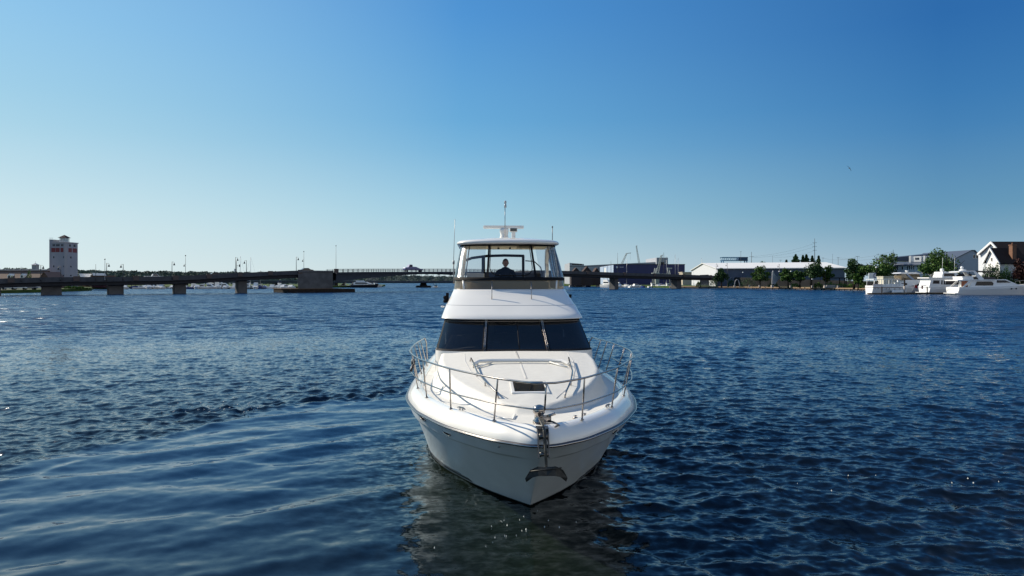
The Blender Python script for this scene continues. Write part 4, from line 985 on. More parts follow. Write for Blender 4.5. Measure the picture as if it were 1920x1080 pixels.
# ---- vehicles
def car(name, loc, rz, label, body, kind='car', group=None, s=1.0):
    e = empty(name, loc, rz, label, 'truck' if kind == 'pickup' else kind, group)
    if kind == 'pickup': prof = [(-2.7,.45),(-2.7,1.1),(-.7,1.12),(-.45,1.75),(.75,1.78),(1.25,1.15),(2.5,1.05),(2.65,.85),(2.65,.45)]; win = [(-.4,1.2),(-.3,1.66),(.68,1.68),(1.08,1.2)]
    elif kind == 'tow truck': prof = [(-4.2,.6),(-4.2,1.0),(-3.0,1.2),(-1.2,1.9),(.2,1.95),(.35,2.7),(1.5,2.75),(2.0,1.75),(3.3,1.6),(3.5,1.3),(3.5,.6)]; win = [(.5,1.85),(.6,2.5),(1.4,2.5),(1.75,1.85)]
    else: prof = [(-2.2,.4),(-2.25,.85),(-1.7,1.02),(-1.1,1.45),(.35,1.48),(1.1,1.02),(2.1,.85),(2.25,.6),(2.2,.4)]; win = [(-1.35,1.06),(-1.0,1.38),(.3,1.40),(.85,1.06)]
    b = MB(); b.prism(prof, -.88, .88, 'y'); b.build('body', body, e, bevel=.06)
    for sg in (-1, 1):
        b = MB(); b.prism(win, sg*.882, sg*.90, 'y'); b.build('side_window', M_glassd, e)
    wx = (prof[-1][0]-.9, prof[0][0]+.85)
    for x in wx:
        for sg in (-1, 1): b = MB(); b.lathe((x, sg*.80, .36), [(.34,-.11),(.36,0),(.34,.11)], 12, axis='y'); b.build('wheel', M_black, e)
    return e
M_cw = mat('car_white', (.6,.6,.6), .25, coat=.6); M_cg = mat('car_grey', (.12,.13,.15), .3, coat=.6); M_ck = mat('car_black', (.012,.012,.015), .3, coat=.6); M_cb = mat('car_blue', (.03,.05,.22), .3, coat=.6)
BRZ = math.atan2(BU[1], BU[0])
def onbridge(px, off): s = s_of(px); X_, Y_ = BP(s, off); return (PX(px, Y_), Y_, float(zt_(s))-1.0)
car('pickup_truck', onbridge(289, 3), BRZ, 'pickup truck with white cab and dark bed driving on the left part of the bridge', M_cw, 'pickup')
car('dark_car', onbridge(401, 3), BRZ+math.pi, 'dark car on the bridge between the third and fourth piers', M_ck, 'car')
car('dark_suv', (onbridge(575, 3)[0], onbridge(575, 3)[1], onbridge(575, 3)[2]+.25), BRZ, 'black car crossing over the square bascule pier', M_ck, 'car')
car('tow_truck', onbridge(773, 3), BRZ+math.pi, 'blue and white tow truck in the middle of the steel bridge span', M_cb, 'tow truck')
for i, (px, D, mm, lb) in enumerate(((17, 229, M_cw, 'white car parked by the water at the far left, leftmost of the row'),(37, 231, M_cw, 'second white car from the left in the waterside parking row'),(57, 233, M_cg, 'grey car parked between the white cars and the first bridge pier'),(71, 236, M_cw, 'pale car parked right beside the first bridge pier'))):
    car('parked_car', (PX(px, D), D, 1.01), R(15+i*6), lb, mm, 'car', 'cars parked by the water under the bridge')

# ---------------------------------------------------------------- old truss bridge behind
tb = empty('truss_bridge', (PX(770, 405), 405, 0), 0, 'old steel truss swing bridge seen under the road bridge span', 'bridge')
x0, x1 = -26, 30
M_truss = mat('truss_steel', (.10,.12,.14), .7, .2)
for yy in (0, 7):
    n = 16; top = [(x0+(x1-x0)*i/n, yy, 3.75+(4.2*(1-(abs(i-n*.62)/(n*.75))**2) if 0 < i < n else .6)) for i in range(n+1)]; bot = [(x0+(x1-x0)*i/n, yy, 3.6) for i in range(n+1)]
    b = MB(); b.tube(bot, .16, 4, smooth=False); b.tube(top, .16, 4, smooth=False)
    for i in range(n+1):
        b.tube([bot[i], top[i]], .09, 4, smooth=False)
        if i < n: b.tube([bot[i], top[i+1]] if i % 2 else [top[i], bot[i+1]], .09, 4, smooth=False)
    b.build('truss', M_truss, tb)
b = MB(); b.box((-60, 3.5, 3.2), (260, 8, .9)); b.build('roadway', M_steel, tb)
b = MB(); b.box((-95, 3.5, 3.95), (120, 8.3, .5)); b.build('road_parapet', M_truss, tb)
b = MB(); b.lathe((7, 3.5, -.8), [(4.5,0),(4.5,1.7),(4.0,1.9)], 20); b.lathe((7, 3.5, 1.0), [(2.2,0),(1.6,1.7),(3.0,2.1)], 12); b.build('swing_pier', M_timber, tb)
for x in (-30, -45, -62, -80, -98, -116, -134, 34): b = MB(); b.box((x, 3.5, 1.2), (1.6, 7, 3.6)); b.build('pier', M_conc, tb)

# ---------------------------------------------------------------- left bank buildings
def wins(par, rects, face_y, m=M_glassd, th=.06, name='window', axis='y', frame=None):
    for (a, c, z0, z1) in rects:
        b = MB()
        if axis == 'y': b.box(((a+c)/2, face_y-th/2+.01, (z0+z1)/2), (c-a, th, z1-z0))
        else: b.box((face_y-th/2+.01, (a+c)/2, (z0+z1)/2), (th, c-a, z1-z0))
        o = b.build(name, m, par)
        if frame:
            f = MB(); t_ = .10
            for xx in (a-t_/2, c+t_/2):
                f.box((xx, face_y-.05, (z0+z1)/2), (t_, .12, z1-z0+2*t_)) if axis == 'y' else f.box((face_y-.05, xx, (z0+z1)/2), (.12, t_, z1-z0+2*t_))
            for zz in (z0-t_/2, z1+t_/2):
                f.box(((a+c)/2, face_y-.05, zz), (c-a, .11, t_)) if axis == 'y' else f.box((face_y-.05, (a+c)/2, zz), (.11, c-a, t_))
            f.build('frame', frame, o)
M_tower = mat('tower_render', (.31,.32,.37), .8, var=.10, vscale=.25); M_red = mat('dark_red_panel', (.16,.018,.022), .5); M_brown = mat('brown_siding', (.13,.085,.075), .8); M_broof = mat('brown_shingle', (.17,.12,.10), .85, var=.2, vscale=2)
tw = empty('tower_building', (PX(119, 300), 300, 1.0), R(-4), 'pale lavender tower with red panels and a small lookout cupola on top', 'tower')
b = MB(); b.prism([(-3.6,-5.5),(5.0,-5.5),(6.0,-4.4),(6.0,5.5),(-3.6,5.5)], 0, 19.2); b.build('wall', M_tower, tw)
b = MB(); b.box((-4.85, -1, 10.2), (2.5, 7.0, 20.4)); b.box((-4.85, -1, 20.5), (2.7, 7.2, .25)); b.build('stair_tower', M_tower, tw)
b = MB(); b.prism([(-3.5,-5.8),(5.3,-5.8),(6.5,-4.5),(6.5,5.8),(-3.5,5.8)], 19.2, 19.55); b.build('cornice', mat('pale_trim', (.42,.40,.42), .7), tw)
wins(tw, [(-3.9+.0,-1.2,15.2,17.0),(-.9,1.7,15.2,17.0)], -5.52, M_red, .10, 'red_panel'); wins(tw, [(2.4,4.3,15.2,17.0)], -5.52, M_red, .10, 'red_panel'); wins(tw, [(-3.2,-.2,15.2,17.0),(.8,4.6,15.2,17.0)], 6.08, M_red, .10, 'red_panel', 'x'); wins(tw, [(-2.5,-1.2,17.7,18.6),(1.5,3.2,17.7,18.6),(-1.5,-.5,12.6,13.4),(-1.5,-.5,8.8,9.4),(-1.5,-.5,4.9,5.5)], 6.08, M_glassd, .1, 'window', 'x'); tw.scale = (.66, .66, 1); tw.location.x = -194.2
wins(tw, [(-3.0+k*.62,-2.62+k*.62,17.7,18.6) for k in range(3)]+[(-.6+k*.62,-.2+k*.62,17.7,18.6) for k in range(4)]+[(2.9,3.4,17.7,18.6),(3.7,4.2,17.7,18.6)]+[(-2.6,-1.9,12.6,13.4),(-2.6,-1.9,8.7,9.5),(-2.6,-1.9,4.7,5.5),(4.2,4.6,12.6,13.4),(4.2,4.6,8.8,9.4),(4.2,4.6,4.9,5.5),(-.9,1.2,2.0,3.0)], -5.52)
b = MB(); b.prism([(-1.3,-2),(3.0,-2),(3.0,2),(-1.3,2)], 19.55, 19.9); 
for x in (-1.2,-.15,.85,1.9,2.9): b.box((x, -1.9, 20.7), (.16,.16,1.7)); b.box((x, 1.9, 20.7), (.16,.16,1.7))
b.build('lookout', M_bwhite, tw); b = MB(); b.box((.85, 0, 20.7), (3.6, 3.3, 1.55)); b.build('lookout_glass', mat('pale_glass', (.35,.42,.44), .15), tw)
b = MB(); b.add([(-1.9,-2.6,21.5),(3.6,-2.6,21.5),(3.6,2.6,21.5),(-1.9,2.6,21.5),(.85,0,22.8)], [(0,1,4),(1,2,4),(2,3,4),(3,0,4),(3,2,1,0)]); b.build('lookout_roof', mat('plum_roof', (.025,.008,.02), .9), tw)
b = MB()
for x0_, x1_, y_, z_ in ((-6.0,-3.7,-4.4,20.6),(-3.5,-1.4,-5.6,19.55),(3.1,6.3,-5.0,19.55)):
    b.box(((x0_+x1_)/2, y_, z_+.8), (x1_-x0_, .06, .06)); b.box(((x0_+x1_)/2, y_, z_+.45), (x1_-x0_, .04, .04))
    for x in np.arange(x0_, x1_+.01, .55): b.box((x, y_, z_+.4), (.05, .05, .8))
b.build('roof_railing', mat('pale_rail', (.5,.5,.5), .5), tw)
def gable_house(name, x0, x1, D, depth, zw, zr, wallm, roofm, label, ridge='x', cat='building', rz=0, over=.4, z0=1.0, group=None):
    cx = (x0+x1)/2; w = (x1-x0)/2; e = empty(name, (cx, D+depth/2, z0), rz, label, cat, group); d = depth/2; hw_, hr = zw-z0, zr-z0
    b = MB()
    if ridge == 'x':
        b.prism([(-d,0),(d,0),(d,hw_),(0,hr-.12),(-d,hw_)], -w, w, 'x'); b.build('wall', wallm, e)
        b = MB(); b.prism([(-d-over,hw_-.25),(-d-over,hw_-.05),(0,hr+.15),(d+over,hw_-.05),(d+over,hw_-.25),(0,hr-.08)], -w-over, w+over, 'x'); b.build('roof', roofm, e)
    else:
        b.prism([(-w,0),(w,0),(w,hw_),(0,hr-.12),(-w,hw_)], -d, d, 'y'); b.build('wall', wallm, e)
        b = MB(); b.prism([(-w-over,hw_-.25),(-w-over,hw_-.05),(0,hr+.15),(w+over,hw_-.05),(w+over,hw_-.25),(0,hr-.08)], -d-over, d+over, 'y'); b.build('roof', roofm, e)
    return e
D = 285
h = gable_house('dormer_building', PX(-30, D), PX(68, D), D, 14, 3.8, 8.4, M_brown, M_broof, 'long brown roofed building with two white dormers left of the tower', 'x')
w_ = (PX(68, D)-PX(-30, D))/2
b = MB(); b.box((0, -.2, 7.5), (w_*2+.9, 2.0, .5)); b.build('roof_ridge', mat('pale_ridge', (.45,.42,.42), .7), h)
for px in (12.5, 36.5):
    x = PX(px, D)-(PX(-30, D)+PX(68, D))/2; b = MB(); b.prism([(x-.75,3.9),(x+.75,3.9),(x+.75,5.2),(x,5.9),(x-.75,5.2)], -5.6, -2.2, 'y'); dm = b.build('dormer', M_bwhite, h); b = MB(); b.box((x, -5.62, 4.7), (.7,.06,.8)); b.build('dormer_window', M_glassd, dm)
D = 275
gable_house('brown_gable', PX(72, D), PX(95, D), D, 9, 4.0, 7.4, M_brown, mat('brown_shingle2', (.16,.11,.10), .85), 'brown gable roofed building at the foot of the pale tower, left side', 'y')
D = 340
cu = gable_house('cupola_building', PX(40, D), PX(72, D), D, 10, 6.5, 8.5, M_brown, M_rdark, 'dark roofed building topped by a little lavender cupola, left of the tower', 'x')
b = MB(); b.box((0, -1, 9.2), (2.2, 2.2, 3)); b.add([(-1.5,-2.5,10.7),(1.5,-2.5,10.7),(1.5,.5,10.7),(-1.5,.5,10.7),(0,-1,11.7)], [(0,1,4),(1,2,4),(2,3,4),(3,0,4),(3,2,1,0)]); b.tube([(0,-1,11.6),(0,-1,12.6)], .05, 5); b.build('cupola', M_tower, cu)
D = 330
for i, (a, c, zt) in enumerate(((144,154,7.2),(158,170,7.5))):
    hh = gable_house('white_roofed_shed', PX(a, D), PX(c, D), D+i*4, 10, 3.8, zt, mat('tan_siding', (.35,.27,.2), .8), mat('bright_metal_roof', (.75,.72,.68), .45), ('sunlit white roofed shed touching the right side of the tower','second sunlit white roofed shed right of the tower, by the palm-like gap')[i].replace(', by the palm-like gap', ''), 'y')
b = MB(); b.box((PX(182, 330), 335, 3.6), (6.5, 8, 5.2)); b.box((PX(182,330), 335, 6.3), (7.2, 9, .3)); o = b.build('brown_kiosk', M_brown); tag(o, 'flat roofed brown building behind the bridge, right of the white sheds', 'building')
b = MB(); b.box((PX(189, 300), 300, 2.6), (5.0, 4, 3.2)); o = b.build('boat_shed', mat('dark_maroon', (.05,.02,.025), .8), bevel=.05); tag(o, 'low dark maroon shed by the water under the bridge left of second pier', 'shed')
for i, (px, D, yt, wpx, mm) in enumerate(((128,262,536,14,M_leafB),(140,262,537,14,M_leafB),(152,266,537.5,14,M_leafB),(166,272,540,12,M_leafA),(55,262,507.5,10,M_leafB),(22,258,520,9,M_leafB))):
    shrub(px, D, yt, wpx, mm, ['green bush under the bridge, right next to the first pier','second bush from the first pier under the bridge','third bush from the first pier under the bridge','dark low bush at the waterside before the second pier','conical green shrub in front of the dormer building','small green shrub at the left end of the dormer building'][i], 40+i, depth=.8)

# ---------------------------------------------------------------- boats
def hull_loft(L, Bw, zs, zb, m, par, bow=.28, draft=-.3, name='hull', m2=None, n=14, rake=.08):
    """bow towards +x; transom at x=0; zs sheer aft, zb sheer bow"""
    b = MB(); rows = []
    for i in range(n+1):
        t = i/n; x = L*t; k = 1 if t < 1-bow*1.6 else max(.02, 1-((t-(1-bow*1.6))/(bow*1.6))**2.2); z = zs+(zb-zs)*t**2; hb_ = Bw/2*k
        xw = x-(L*rake*t**4); kw = max(.01, k*.82-(.12*t)); 
        rows.append([(x,-hb_,z),(x-.2*(x-xw),-hb_*.98,z*.72),(xw,-Bw/2*kw,.12),(xw-.2,-Bw/2*kw*.9,draft),(xw-.2,Bw/2*kw*.9,draft),(xw,Bw/2*kw,.12),(x-.2*(x-xw),hb_*.98,z*.72),(x,hb_,z)])
    b.grid(rows, smooth=False); b.f.append(tuple(range(8))); b.mi.append(0); b.sm.append(False)
    b.grid([[r[0], r[-1]] for r in rows], smooth=False)
    return b.build(name, m, par)
def pr(par, name, prof, y0, y1, m, taper=0, bevel=0):
    """side profile (x,z) extruded across, optionally narrowing with height"""
    zs_ = [p[1] for p in prof]; za, zb2 = min(zs_), max(zs_); n = len(prof); b = MB()
    f = lambda z: 1-taper*(z-za)/(zb2-za+1e-6)
    b.add([(x, y0*f(z), z) for x, z in prof]+[(x, y1*f(z), z) for x, z in prof], [tuple(range(n)), tuple(range(2*n-1, n-1, -1))]+[(i, (i+1) % n, n+(i+1) % n, n+i) for i in range(n)])
    return b.build(name, m, par, bevel=bevel)
def small_boat(label, kind=0):
    e = empty('small_boat', (0,0,0), 0, label, 'boat', 'small boats moored in the far marina')
    hull_loft(7.5, 2.6, .85, 1.15, M_bwhite if kind != 2 else M_cb, e)
    if kind == 0:
        pr(e, 'cabin', [(2.6,.9),(3.0,1.9),(4.6,1.9),(5.8,1.1),(5.9,.95)], -1, 1, M_bwhite, .15); pr(e, 'cabin_window', [(3.1,1.4),(3.25,1.8),(4.5,1.8),(5.1,1.4)], -1.02, 1.02, M_glassd, .06)
    elif kind == 1:
        pr(e, 'cabin', [(2.2,.9),(2.4,2.3),(4.4,2.3),(5.2,1.4),(6.3,1.1)], -1, 1, M_bwhite, .1); pr(e, 'cabin_window', [(2.6,1.6),(2.65,2.1),(4.3,2.1),(4.75,1.6)], -1.02, 1.02, M_glassd, .03); pr(e, 'flybridge', [(2.2,2.3),(2.0,3.0),(2.3,3.0),(2.6,2.6),(3.9,2.6),(4.1,2.3)], -.9, .9, M_bwhite)
        b = MB(); b.tube([(2.4,-.8,2.3),(2.4,-.8,3.9)], .03, 4); b.tube([(2.4,.8,2.3),(2.4,.8,3.9)], .03, 4); b.box((2.9,0,3.95), (1.8,1.8,.07)); b.build('bimini', M_cb, e)
    else:
        pr(e, 'windshield', [(3.4,.9),(3.5,1.5),(3.6,1.5),(4.4,1.0)], -.95, .95, M_glassd); pr(e, 'boat_cover', [(.4,.9),(.8,1.25),(3.3,1.3),(3.4,.9)], -1.1, 1.1, M_cb, .2)
    return e
protos = [small_boat('small white cabin boat moored in the far marina, one of many alike', 0), small_boat('small white flybridge boat with blue bimini in the far marina, one of many alike', 1), small_boat('small blue open boat with cover in the far marina, one of many alike', 2)]
g = random.Random(4); used = [False]*3; spots = []
for i in range(46): 
    px = 238+i*7.1+g.uniform(-3, 3)
    if 440 < px < 466 and g.random() < .5: px += 28
    px = min(px, 552); spots.append((px, 332+(px-238)*.03+(i%2)*14+g.uniform(-4, 4)))
for i in range(9): spots.append((655+i*6.6, 418+g.uniform(-5, 8)))
for i in range(15): spots.append((1070+i*12.2+g.uniform(-3, 3), 452+g.uniform(-10, 14) if i < 7 else 400+g.uniform(-6, 12)))
for (px, D) in spots:
    if 1134 < px < 1150: continue
    k = g.choice((0, 0, 1, 1, 2)); rz = g.choice((R(90), R(-90), R(-70), R(10), R(190)))+g.uniform(-.2, .2)
    loc = (PX(px, D), D, 0)
    reg = 0 if px < 600 else (1 if px < 800 else (2 if px < 1146 else 3))
    kd = ('small white cabin boat', 'white flybridge boat with blue bimini', 'small blue covered boat')[k]
    if not used[k]: c_ = protos[k]; c_.location = loc; c_.rotation_euler = (0, 0, rz); used[k] = True
    else: c_ = dup(protos[k], loc, rz, scale=g.uniform(.75, 1.15))
    c_['label'] = kd+(' in the marina under the left bridge spans', ' moored beyond the bridge fender wall', ' moored left of the right bridge pier', ' moored right of the right bridge pier')[reg]
    c_['group'] = ('boats in the left marina', 'boats beyond the fender wall', 'boats left of the right pier', 'boats right of the right pier')[reg]
b = MB(); 
for x0_, x1_, yy in ((-235,-118,352),(-235,-118,338)): b.box(((x0_+x1_)/2, yy, .35), (x1_-x0_, 1.4, .3))
o = b.build('marina_dock', M_pale); 
bpy.data.objects.remove(o)
for i, (x0_, x1_, yy) in enumerate(((-235,-118,352.5),(-232,-120,338))):
    b = MB(); b.box(((x0_+x1_)/2, yy, .35), (x1_-x0_, 1.4, .3)); 
    for x in np.arange(x0_, x1_, 7): b.tube([(x, yy-.9, -.5), (x, yy-.9, 1.8)], .15, 6)
    o = b.build('marina_dock', M_pile); tag(o, ['rear floating dock of the far left marina behind the moored boats', 'front floating dock of the far left marina seen between the bridge piers'][i], 'dock', 'docks of the far left marina')
for i, (px, D, h_) in enumerate(((470,372,482),(450.5,372,480),(1145.5,470,489),(1158,476,474),(1175,430,485),(1244.5,410,473),(1249.6,430,479),(1266,440,477),(1271.5,445,483),(1316,470,483),(488,372,506))):
    lb = ['sailboat with a bare mast right of the signal arm beyond the bridge','sailboat with a bare mast touching the signal arm beyond the bridge','sailboat with the short dark mast by the pale blue wall','sailboat with the dark mast left of the white round logo','sailboat with a white mast against the navy building beyond the right pier','sailboat with the tallest mast beside the right end of the gray hall','sailboat with a thin mast just right of the tallest one','sailboat with a mast over the right part of the navy building','sailboat with the short mast near the right end of the navy building','sailboat with a pale mast in front of the white warehouse gable','sailboat with the shortest mast among those beyond the left bridge'][i]
    e = empty('sailboat', (PX(px, D), D, 0), R(200+i*23), lb, 'sailboat', 'sailboats with bare masts beyond the bridge')
    b0 = hull_loft(9, 2.8, 1.0, 1.3, M_bwhite, e); b0.location.x = -4.5
    H_ = PZ(h_, D); b = MB(); b.tube([(0,0,.9),(0,0,H_)], [.12,.07], 6); b.tube([(0,0,H_*.55),(.9,0,H_*.55)], .04, 5); b.build('mast', mat('mast_alloy', (.35,.36,.38), .4, .5) if i not in (2,3,5) else M_lamp, e)
    b = MB(); b.tube([(0,0,2.2),(-3.8,0,2.1)], .10, 6); b.build('boom', M_cb, e); b = MB(); b.tube([(4.3,0,1.2),(0,0,H_*.97)], .018, 4); b.tube([(-4.3,0,1.0),(0,0,H_)], .018, 4); b.build('stay', M_rail, e)
    c = pr(e, 'coachroof', [(-2,1.0),(-1.8,1.5),(1.4,1.45),(2.2,1.1)], -.8, .8, M_bwhite)
# white yacht facing the viewer beyond the right pier, small runabout mid-channel
e = empty('white_cruiser', (PX(1130, 415), 415, 0), R(-62), 'tall white motor cruiser moored just left of the right bridge pier', 'boat')
hull_loft(13, 4.2, 1.6, 2.3, M_bwhite, e); pr(e, 'cabin', [(2.5,1.7),(2.6,3.6),(7.5,3.6),(9.3,2.2)], -1.7, 1.7, M_bwhite, .1); pr(e, 'cabin_window', [(3,2.6),(3.1,3.3),(7.5,3.3),(8.4,2.6)], -1.73, 1.73, M_glassd, .06); pr(e, 'flybridge', [(2.5,3.6),(2.3,4.6),(6.6,4.5),(7.2,3.6)], -1.5, 1.5, M_bwhite); 
b = MB(); b.box((4.3,0,6.0), (3.6,2.8,.12)); [b.tube([(x,y,4.5),(x,y,6)], .05, 5) for x in (2.7,5.9) for y in (-1.2,1.2)]; b.build('hardtop', M_bwhite, e)
e = empty('runabout', (PX(812, 375), 375, 0), R(70), 'tiny motorboat with a bimini in mid channel beside the yacht', 'boat'); hull_loft(5.5, 2.2, .7, .95, M_bwhite, e); pr(e, 'bimini', [(1.5,2.1),(1.7,2.25),(3.3,2.25),(3.5,2.1)], -.9, .9, M_black)
b = MB(); [b.tube([(x,y,.7),(x,y,2.15)], .03, 5) for x in (1.7,3.3) for y in (-.8,.8)]; b.build('bimini_frame', M_chrome, e); pr(e, 'windshield', [(2.9,.8),(3.1,1.4),(3.3,1.4),(3.7,.85)], -.8, .8, M_glassd)
e = empty('dark_ferry', (PX(658, 400), 400, 0), R(4), 'long white and dark boat moored behind the bridge fender wall', 'boat'); hull_loft(16, 4.5, 1.5, 2.0, M_ck, e); pr(e, 'cabin', [(1.5,1.5),(2,3.2),(9,3.3),(12.5,1.9)], -1.8, 1.8, M_bwhite, .1); pr(e, 'cabin_window', [(2.6,2.2),(2.8,2.9),(8.8,2.9),(10,2.2)], -1.83, 1.83, M_glassd, .03); pr(e, 'flybridge', [(3,3.2),(3.1,4.1),(7,4.1),(8,3.3)], -1.4, 1.4, M_bwhite)
# ================================================================ right bank: shipyard
M_hall = mat('hall_cladding', (.34,.36,.40), .6, var=.10, vscale=.15); M_navy = mat('navy_cladding', (.010,.020,.11), .55, var=.2, vscale=.2); M_lblue = mat('pale_blue_cladding', (.34,.42,.55), .6, var=.15, vscale=.4); M_seam = mat('dark_seam', (.03,.035,.045), .6)
D = 620
ha = empty('shipyard_hall', (PX(1068, D), D, 1), 0, 'long light gray shipyard hall behind the dark navy building', 'industrial building')
wx = lambda px, D0=D: PX(px, D0)-PX(1068, D0)
b = MB(); b.prism([(0,0),(wx(1229),0),(wx(1229),19.6),(wx(1095),16.5),(wx(1095),17.8),(0,18.9)], 0, 60, 'y'); b.build('wall', M_hall, ha)
b = MB(); b.box(((wx(1229)+wx(1250))/2, 20, 11.7), (wx(1250)-wx(1229), 50, 23.4)); b.build('end_block', M_hall, ha)
b = MB(); b.add([(0,-.05,15.2),(wx(1229),-.05,17.2),(wx(1229),-.05,17.6),(0,-.05,15.6)], [(0,1,2,3)]); b.build('wall_stripe', M_seam, ha, fix=False)
b = MB(); [b.box((wx(px), -.06, 7.6), (.25,.08,15)) for px in (1091,1122,1150,1180,1210)]; b.build('wall_seams', M_seam, ha)
b = MB(); b.box((wx(1082), -.03, 17.4), (9, .12, 1.0)); b.build('window_band', M_glassd, ha); b = MB(); b.box((wx(1240), -5.1, 15), (3.2, .2, 9)); b.build('ladder_shaft', M_seam, ha)
D = 500
nb = empty('navy_boatbuilding_shed', (73.4, 500, 1), 0, 'big dark navy shed with a pale blue side and a small round white logo', 'industrial building')
b = MB(); b.box((25.6, 38, 7.3), (51.2, 76, 14.6)); b.build('wall', M_navy, nb)
b = MB(); b.box((-.15, 38, 7.2), (.25, 75.6, 14.2)); b.build('side_wall', M_lblue, nb)
b = MB(); [b.box((-.30, y, 7.2), (.08, 1.6, 14.0)) for y in (12, 30, 52)]; b.build('side_seams', mat('blue_seam', (.06,.10,.18), .6), nb); b = MB(); b.box((-.33, 44, 10.5), (.1, 9, 5)); b.build('side_sign', M_bwhite, nb)
b = MB(); b.lathe((2.3, -.10, 12.6), [(.75,0),(.75,.06)], 16, axis='y'); b.build('round_logo', mat('logo_lavender', (.7,.7,.8), .6), nb)
b = MB(); [b.box((x, -.06, 12.7), (w0, .08, .75)) for x, w0 in ((3.9,.18),(4.9,.5),(5.9,.5),(6.7,.35))]; b.build('logo_lettering', mat('logo_grey', (.5,.5,.6), .6), nb)
b = MB(); b.box((25.6, 38, 14.75), (51.8, 76.6, .3)); b.build('roof_edge', M_black, nb)
for i, (a, c, ya, zw) in enumerate(((1071,1090,502,8.6),(1090,1112,500,9.6),(1112,1126,502.5,8.8))):
    D = 432+i*5; hh = gable_house('brown_house', PX(a, D), PX(c, D), D, 12, 8.2, PZ(ya, D), mat('brown_house_wall', (.05,.042,.042), .8), mat('brown_house_roof', (.075,.05,.045), .85, var=.3, vscale=1), ['brown gabled house above the bridge, leftmost of three next to the yacht','middle brown gabled house above the bridge with the tallest gable','rightmost of three brown gabled houses, touching the pale blue wall'][i], 'y', group='brown gabled houses behind the bridge')
    wins(hh, [(-1, 1, 5.5, 6.6)], -6.0, M_glassd)
def lattice(par, p0, p1, w, m, n=10, name='boom'):
    p0, p1 = Vector(p0), Vector(p1); d = (p1-p0); u = d.cross(Vector((0,1,0))).normalized()*w/2; v = Vector((0,w/2,0)); b = MB(); c = [(u+v),(u-v),(-u-v),(-u+v)]
    for k in c: b.tube([p0+k, p1+k*.5], w*.09, 4, smooth=False)
    for i in range(n):
        for k in range(4):
            a, e2 = p0+d*(i/n)+c[k]*(1-.5*i/n), p0+d*((i+1)/n)+c[(k+1) % 4]*(1-.5*(i+1)/n); b.tube([a, e2], w*.05, 4, smooth=False)
    return b.build(name, m, par)
M_crane = mat('crane_paint', (.30,.33,.32), .6); M_gantry = mat('gantry_blue', (.10,.25,.40), .6)
for i, (D, bx, by, tx, ty, lb) in enumerate(((560,1160,505,1175,475,'pale lattice crane boom leaning right above the navy building'),(700,1199,495,1193,461,'tall thin lattice crane boom rising behind the gray hall'),(470,1232,512,1240,479,'pale crane boom beside the tallest sailboat mast'))):
    e = empty('crane', (PX(bx, D), D, 1), 0, lb, 'crane'); zb = PZ(by, D)-1; zt = PZ(ty, D)-1; dx = PX(tx, D)-PX(bx, D)
    b = MB(); b.box((0,0,zb/2), (2.5,2.5,zb)); b.box((-1,0,zb-1), (5,3,2.4)); b.build('crane_body', M_crane, e); lattice(e, (0,0,zb-1), (dx,0,zt), 1.5, M_crane, 12)
    b = MB(); b.tube([(dx,0,zt),(dx+(3.5 if i < 1 else 1),0,zt+.3)], .25, 5); b.tube([(dx+(3 if i < 1 else .8),0,zt),(dx+(3 if i < 1 else .8),0,zt*.6+zb*.4)], .05, 4); b.build('jib', M_crane, e)
e = empty('boat_hoist', (PX(1240, 440), 440, 1), 0, 'white travelling boat hoist frame in front of the navy building', 'boat hoist'); b = MB()
for x in (-5, 7): b.tube([(x,0,0),(x+(2 if x < 0 else -2),0,11)], .3, 5); b.tube([(x,5,0),(x+(2 if x < 0 else -2),5,11)], .3, 5)
b.box((1,0,7), (8,.5,.8)); b.box((1,5,7), (8,.5,.8)); b.box((5.2,0,10.8), (3,1.2,.8)); b.build('hoist_frame', M_crane, e)
# low pale building left of the warehouse
b = MB(); b.box((PX(1298, 470), 475, 5.2), (13, 10, 8.4)); b.box((PX(1298,470), 474.8, 9.6), (13.8, 11, .5)); o = b.build('cream_workshop', mat('cream_cladding', (.45,.40,.33), .7)); tag(o, 'low cream workshop between the navy building and the white warehouse', 'industrial building')
# warehouse
wh = empty('warehouse', (109.6, 370, 1), 0, 'wide warehouse with a bright white roof and shaded gray wall behind the park trees', 'warehouse')
P = dict(fl=(0,0), fr=(58.4,-20), brr=(71,50), bl=(4.4,70)); rl, rr2 = (2.2,35), (65,17); he, hr = 9.65, 13.2
b = MB(); b.add([(*P['fl'],0),(*P['fr'],0),(*P['brr'],0),(*P['bl'],0),(*P['fl'],he),(*P['fr'],he),(*P['brr'],he),(*P['bl'],he)], [(0,1,5,4),(1,2,6,5),(2,3,7,6)]); b.build('wall', mat('shaded_cladding', (.10,.12,.17), .7, var=.12, vscale=.3), wh)  # the shade on the long wall is put into this dark colour
b = MB(); b.add([(*P['bl'],0),(*P['fl'],0),(*P['fl'],he),(*rl,hr-.15),(*P['bl'],he)], [(0,1,2,3,4)]); b.build('gable_wall', mat('pale_gable', (.50,.52,.55), .7), wh)
b = MB(); b.add([(*P['fr'],0),(*P['brr'],0),(*P['brr'],he),(*rr2,hr-.15),(*P['fr'],he)], [(0,1,2,3,4)]); b.build('gable_wall', mat('pale_gable', (.50,.52,.55), .7), wh)
b = MB(); fe, fe2 = (-.8,-.9), (59.2,-21.2)
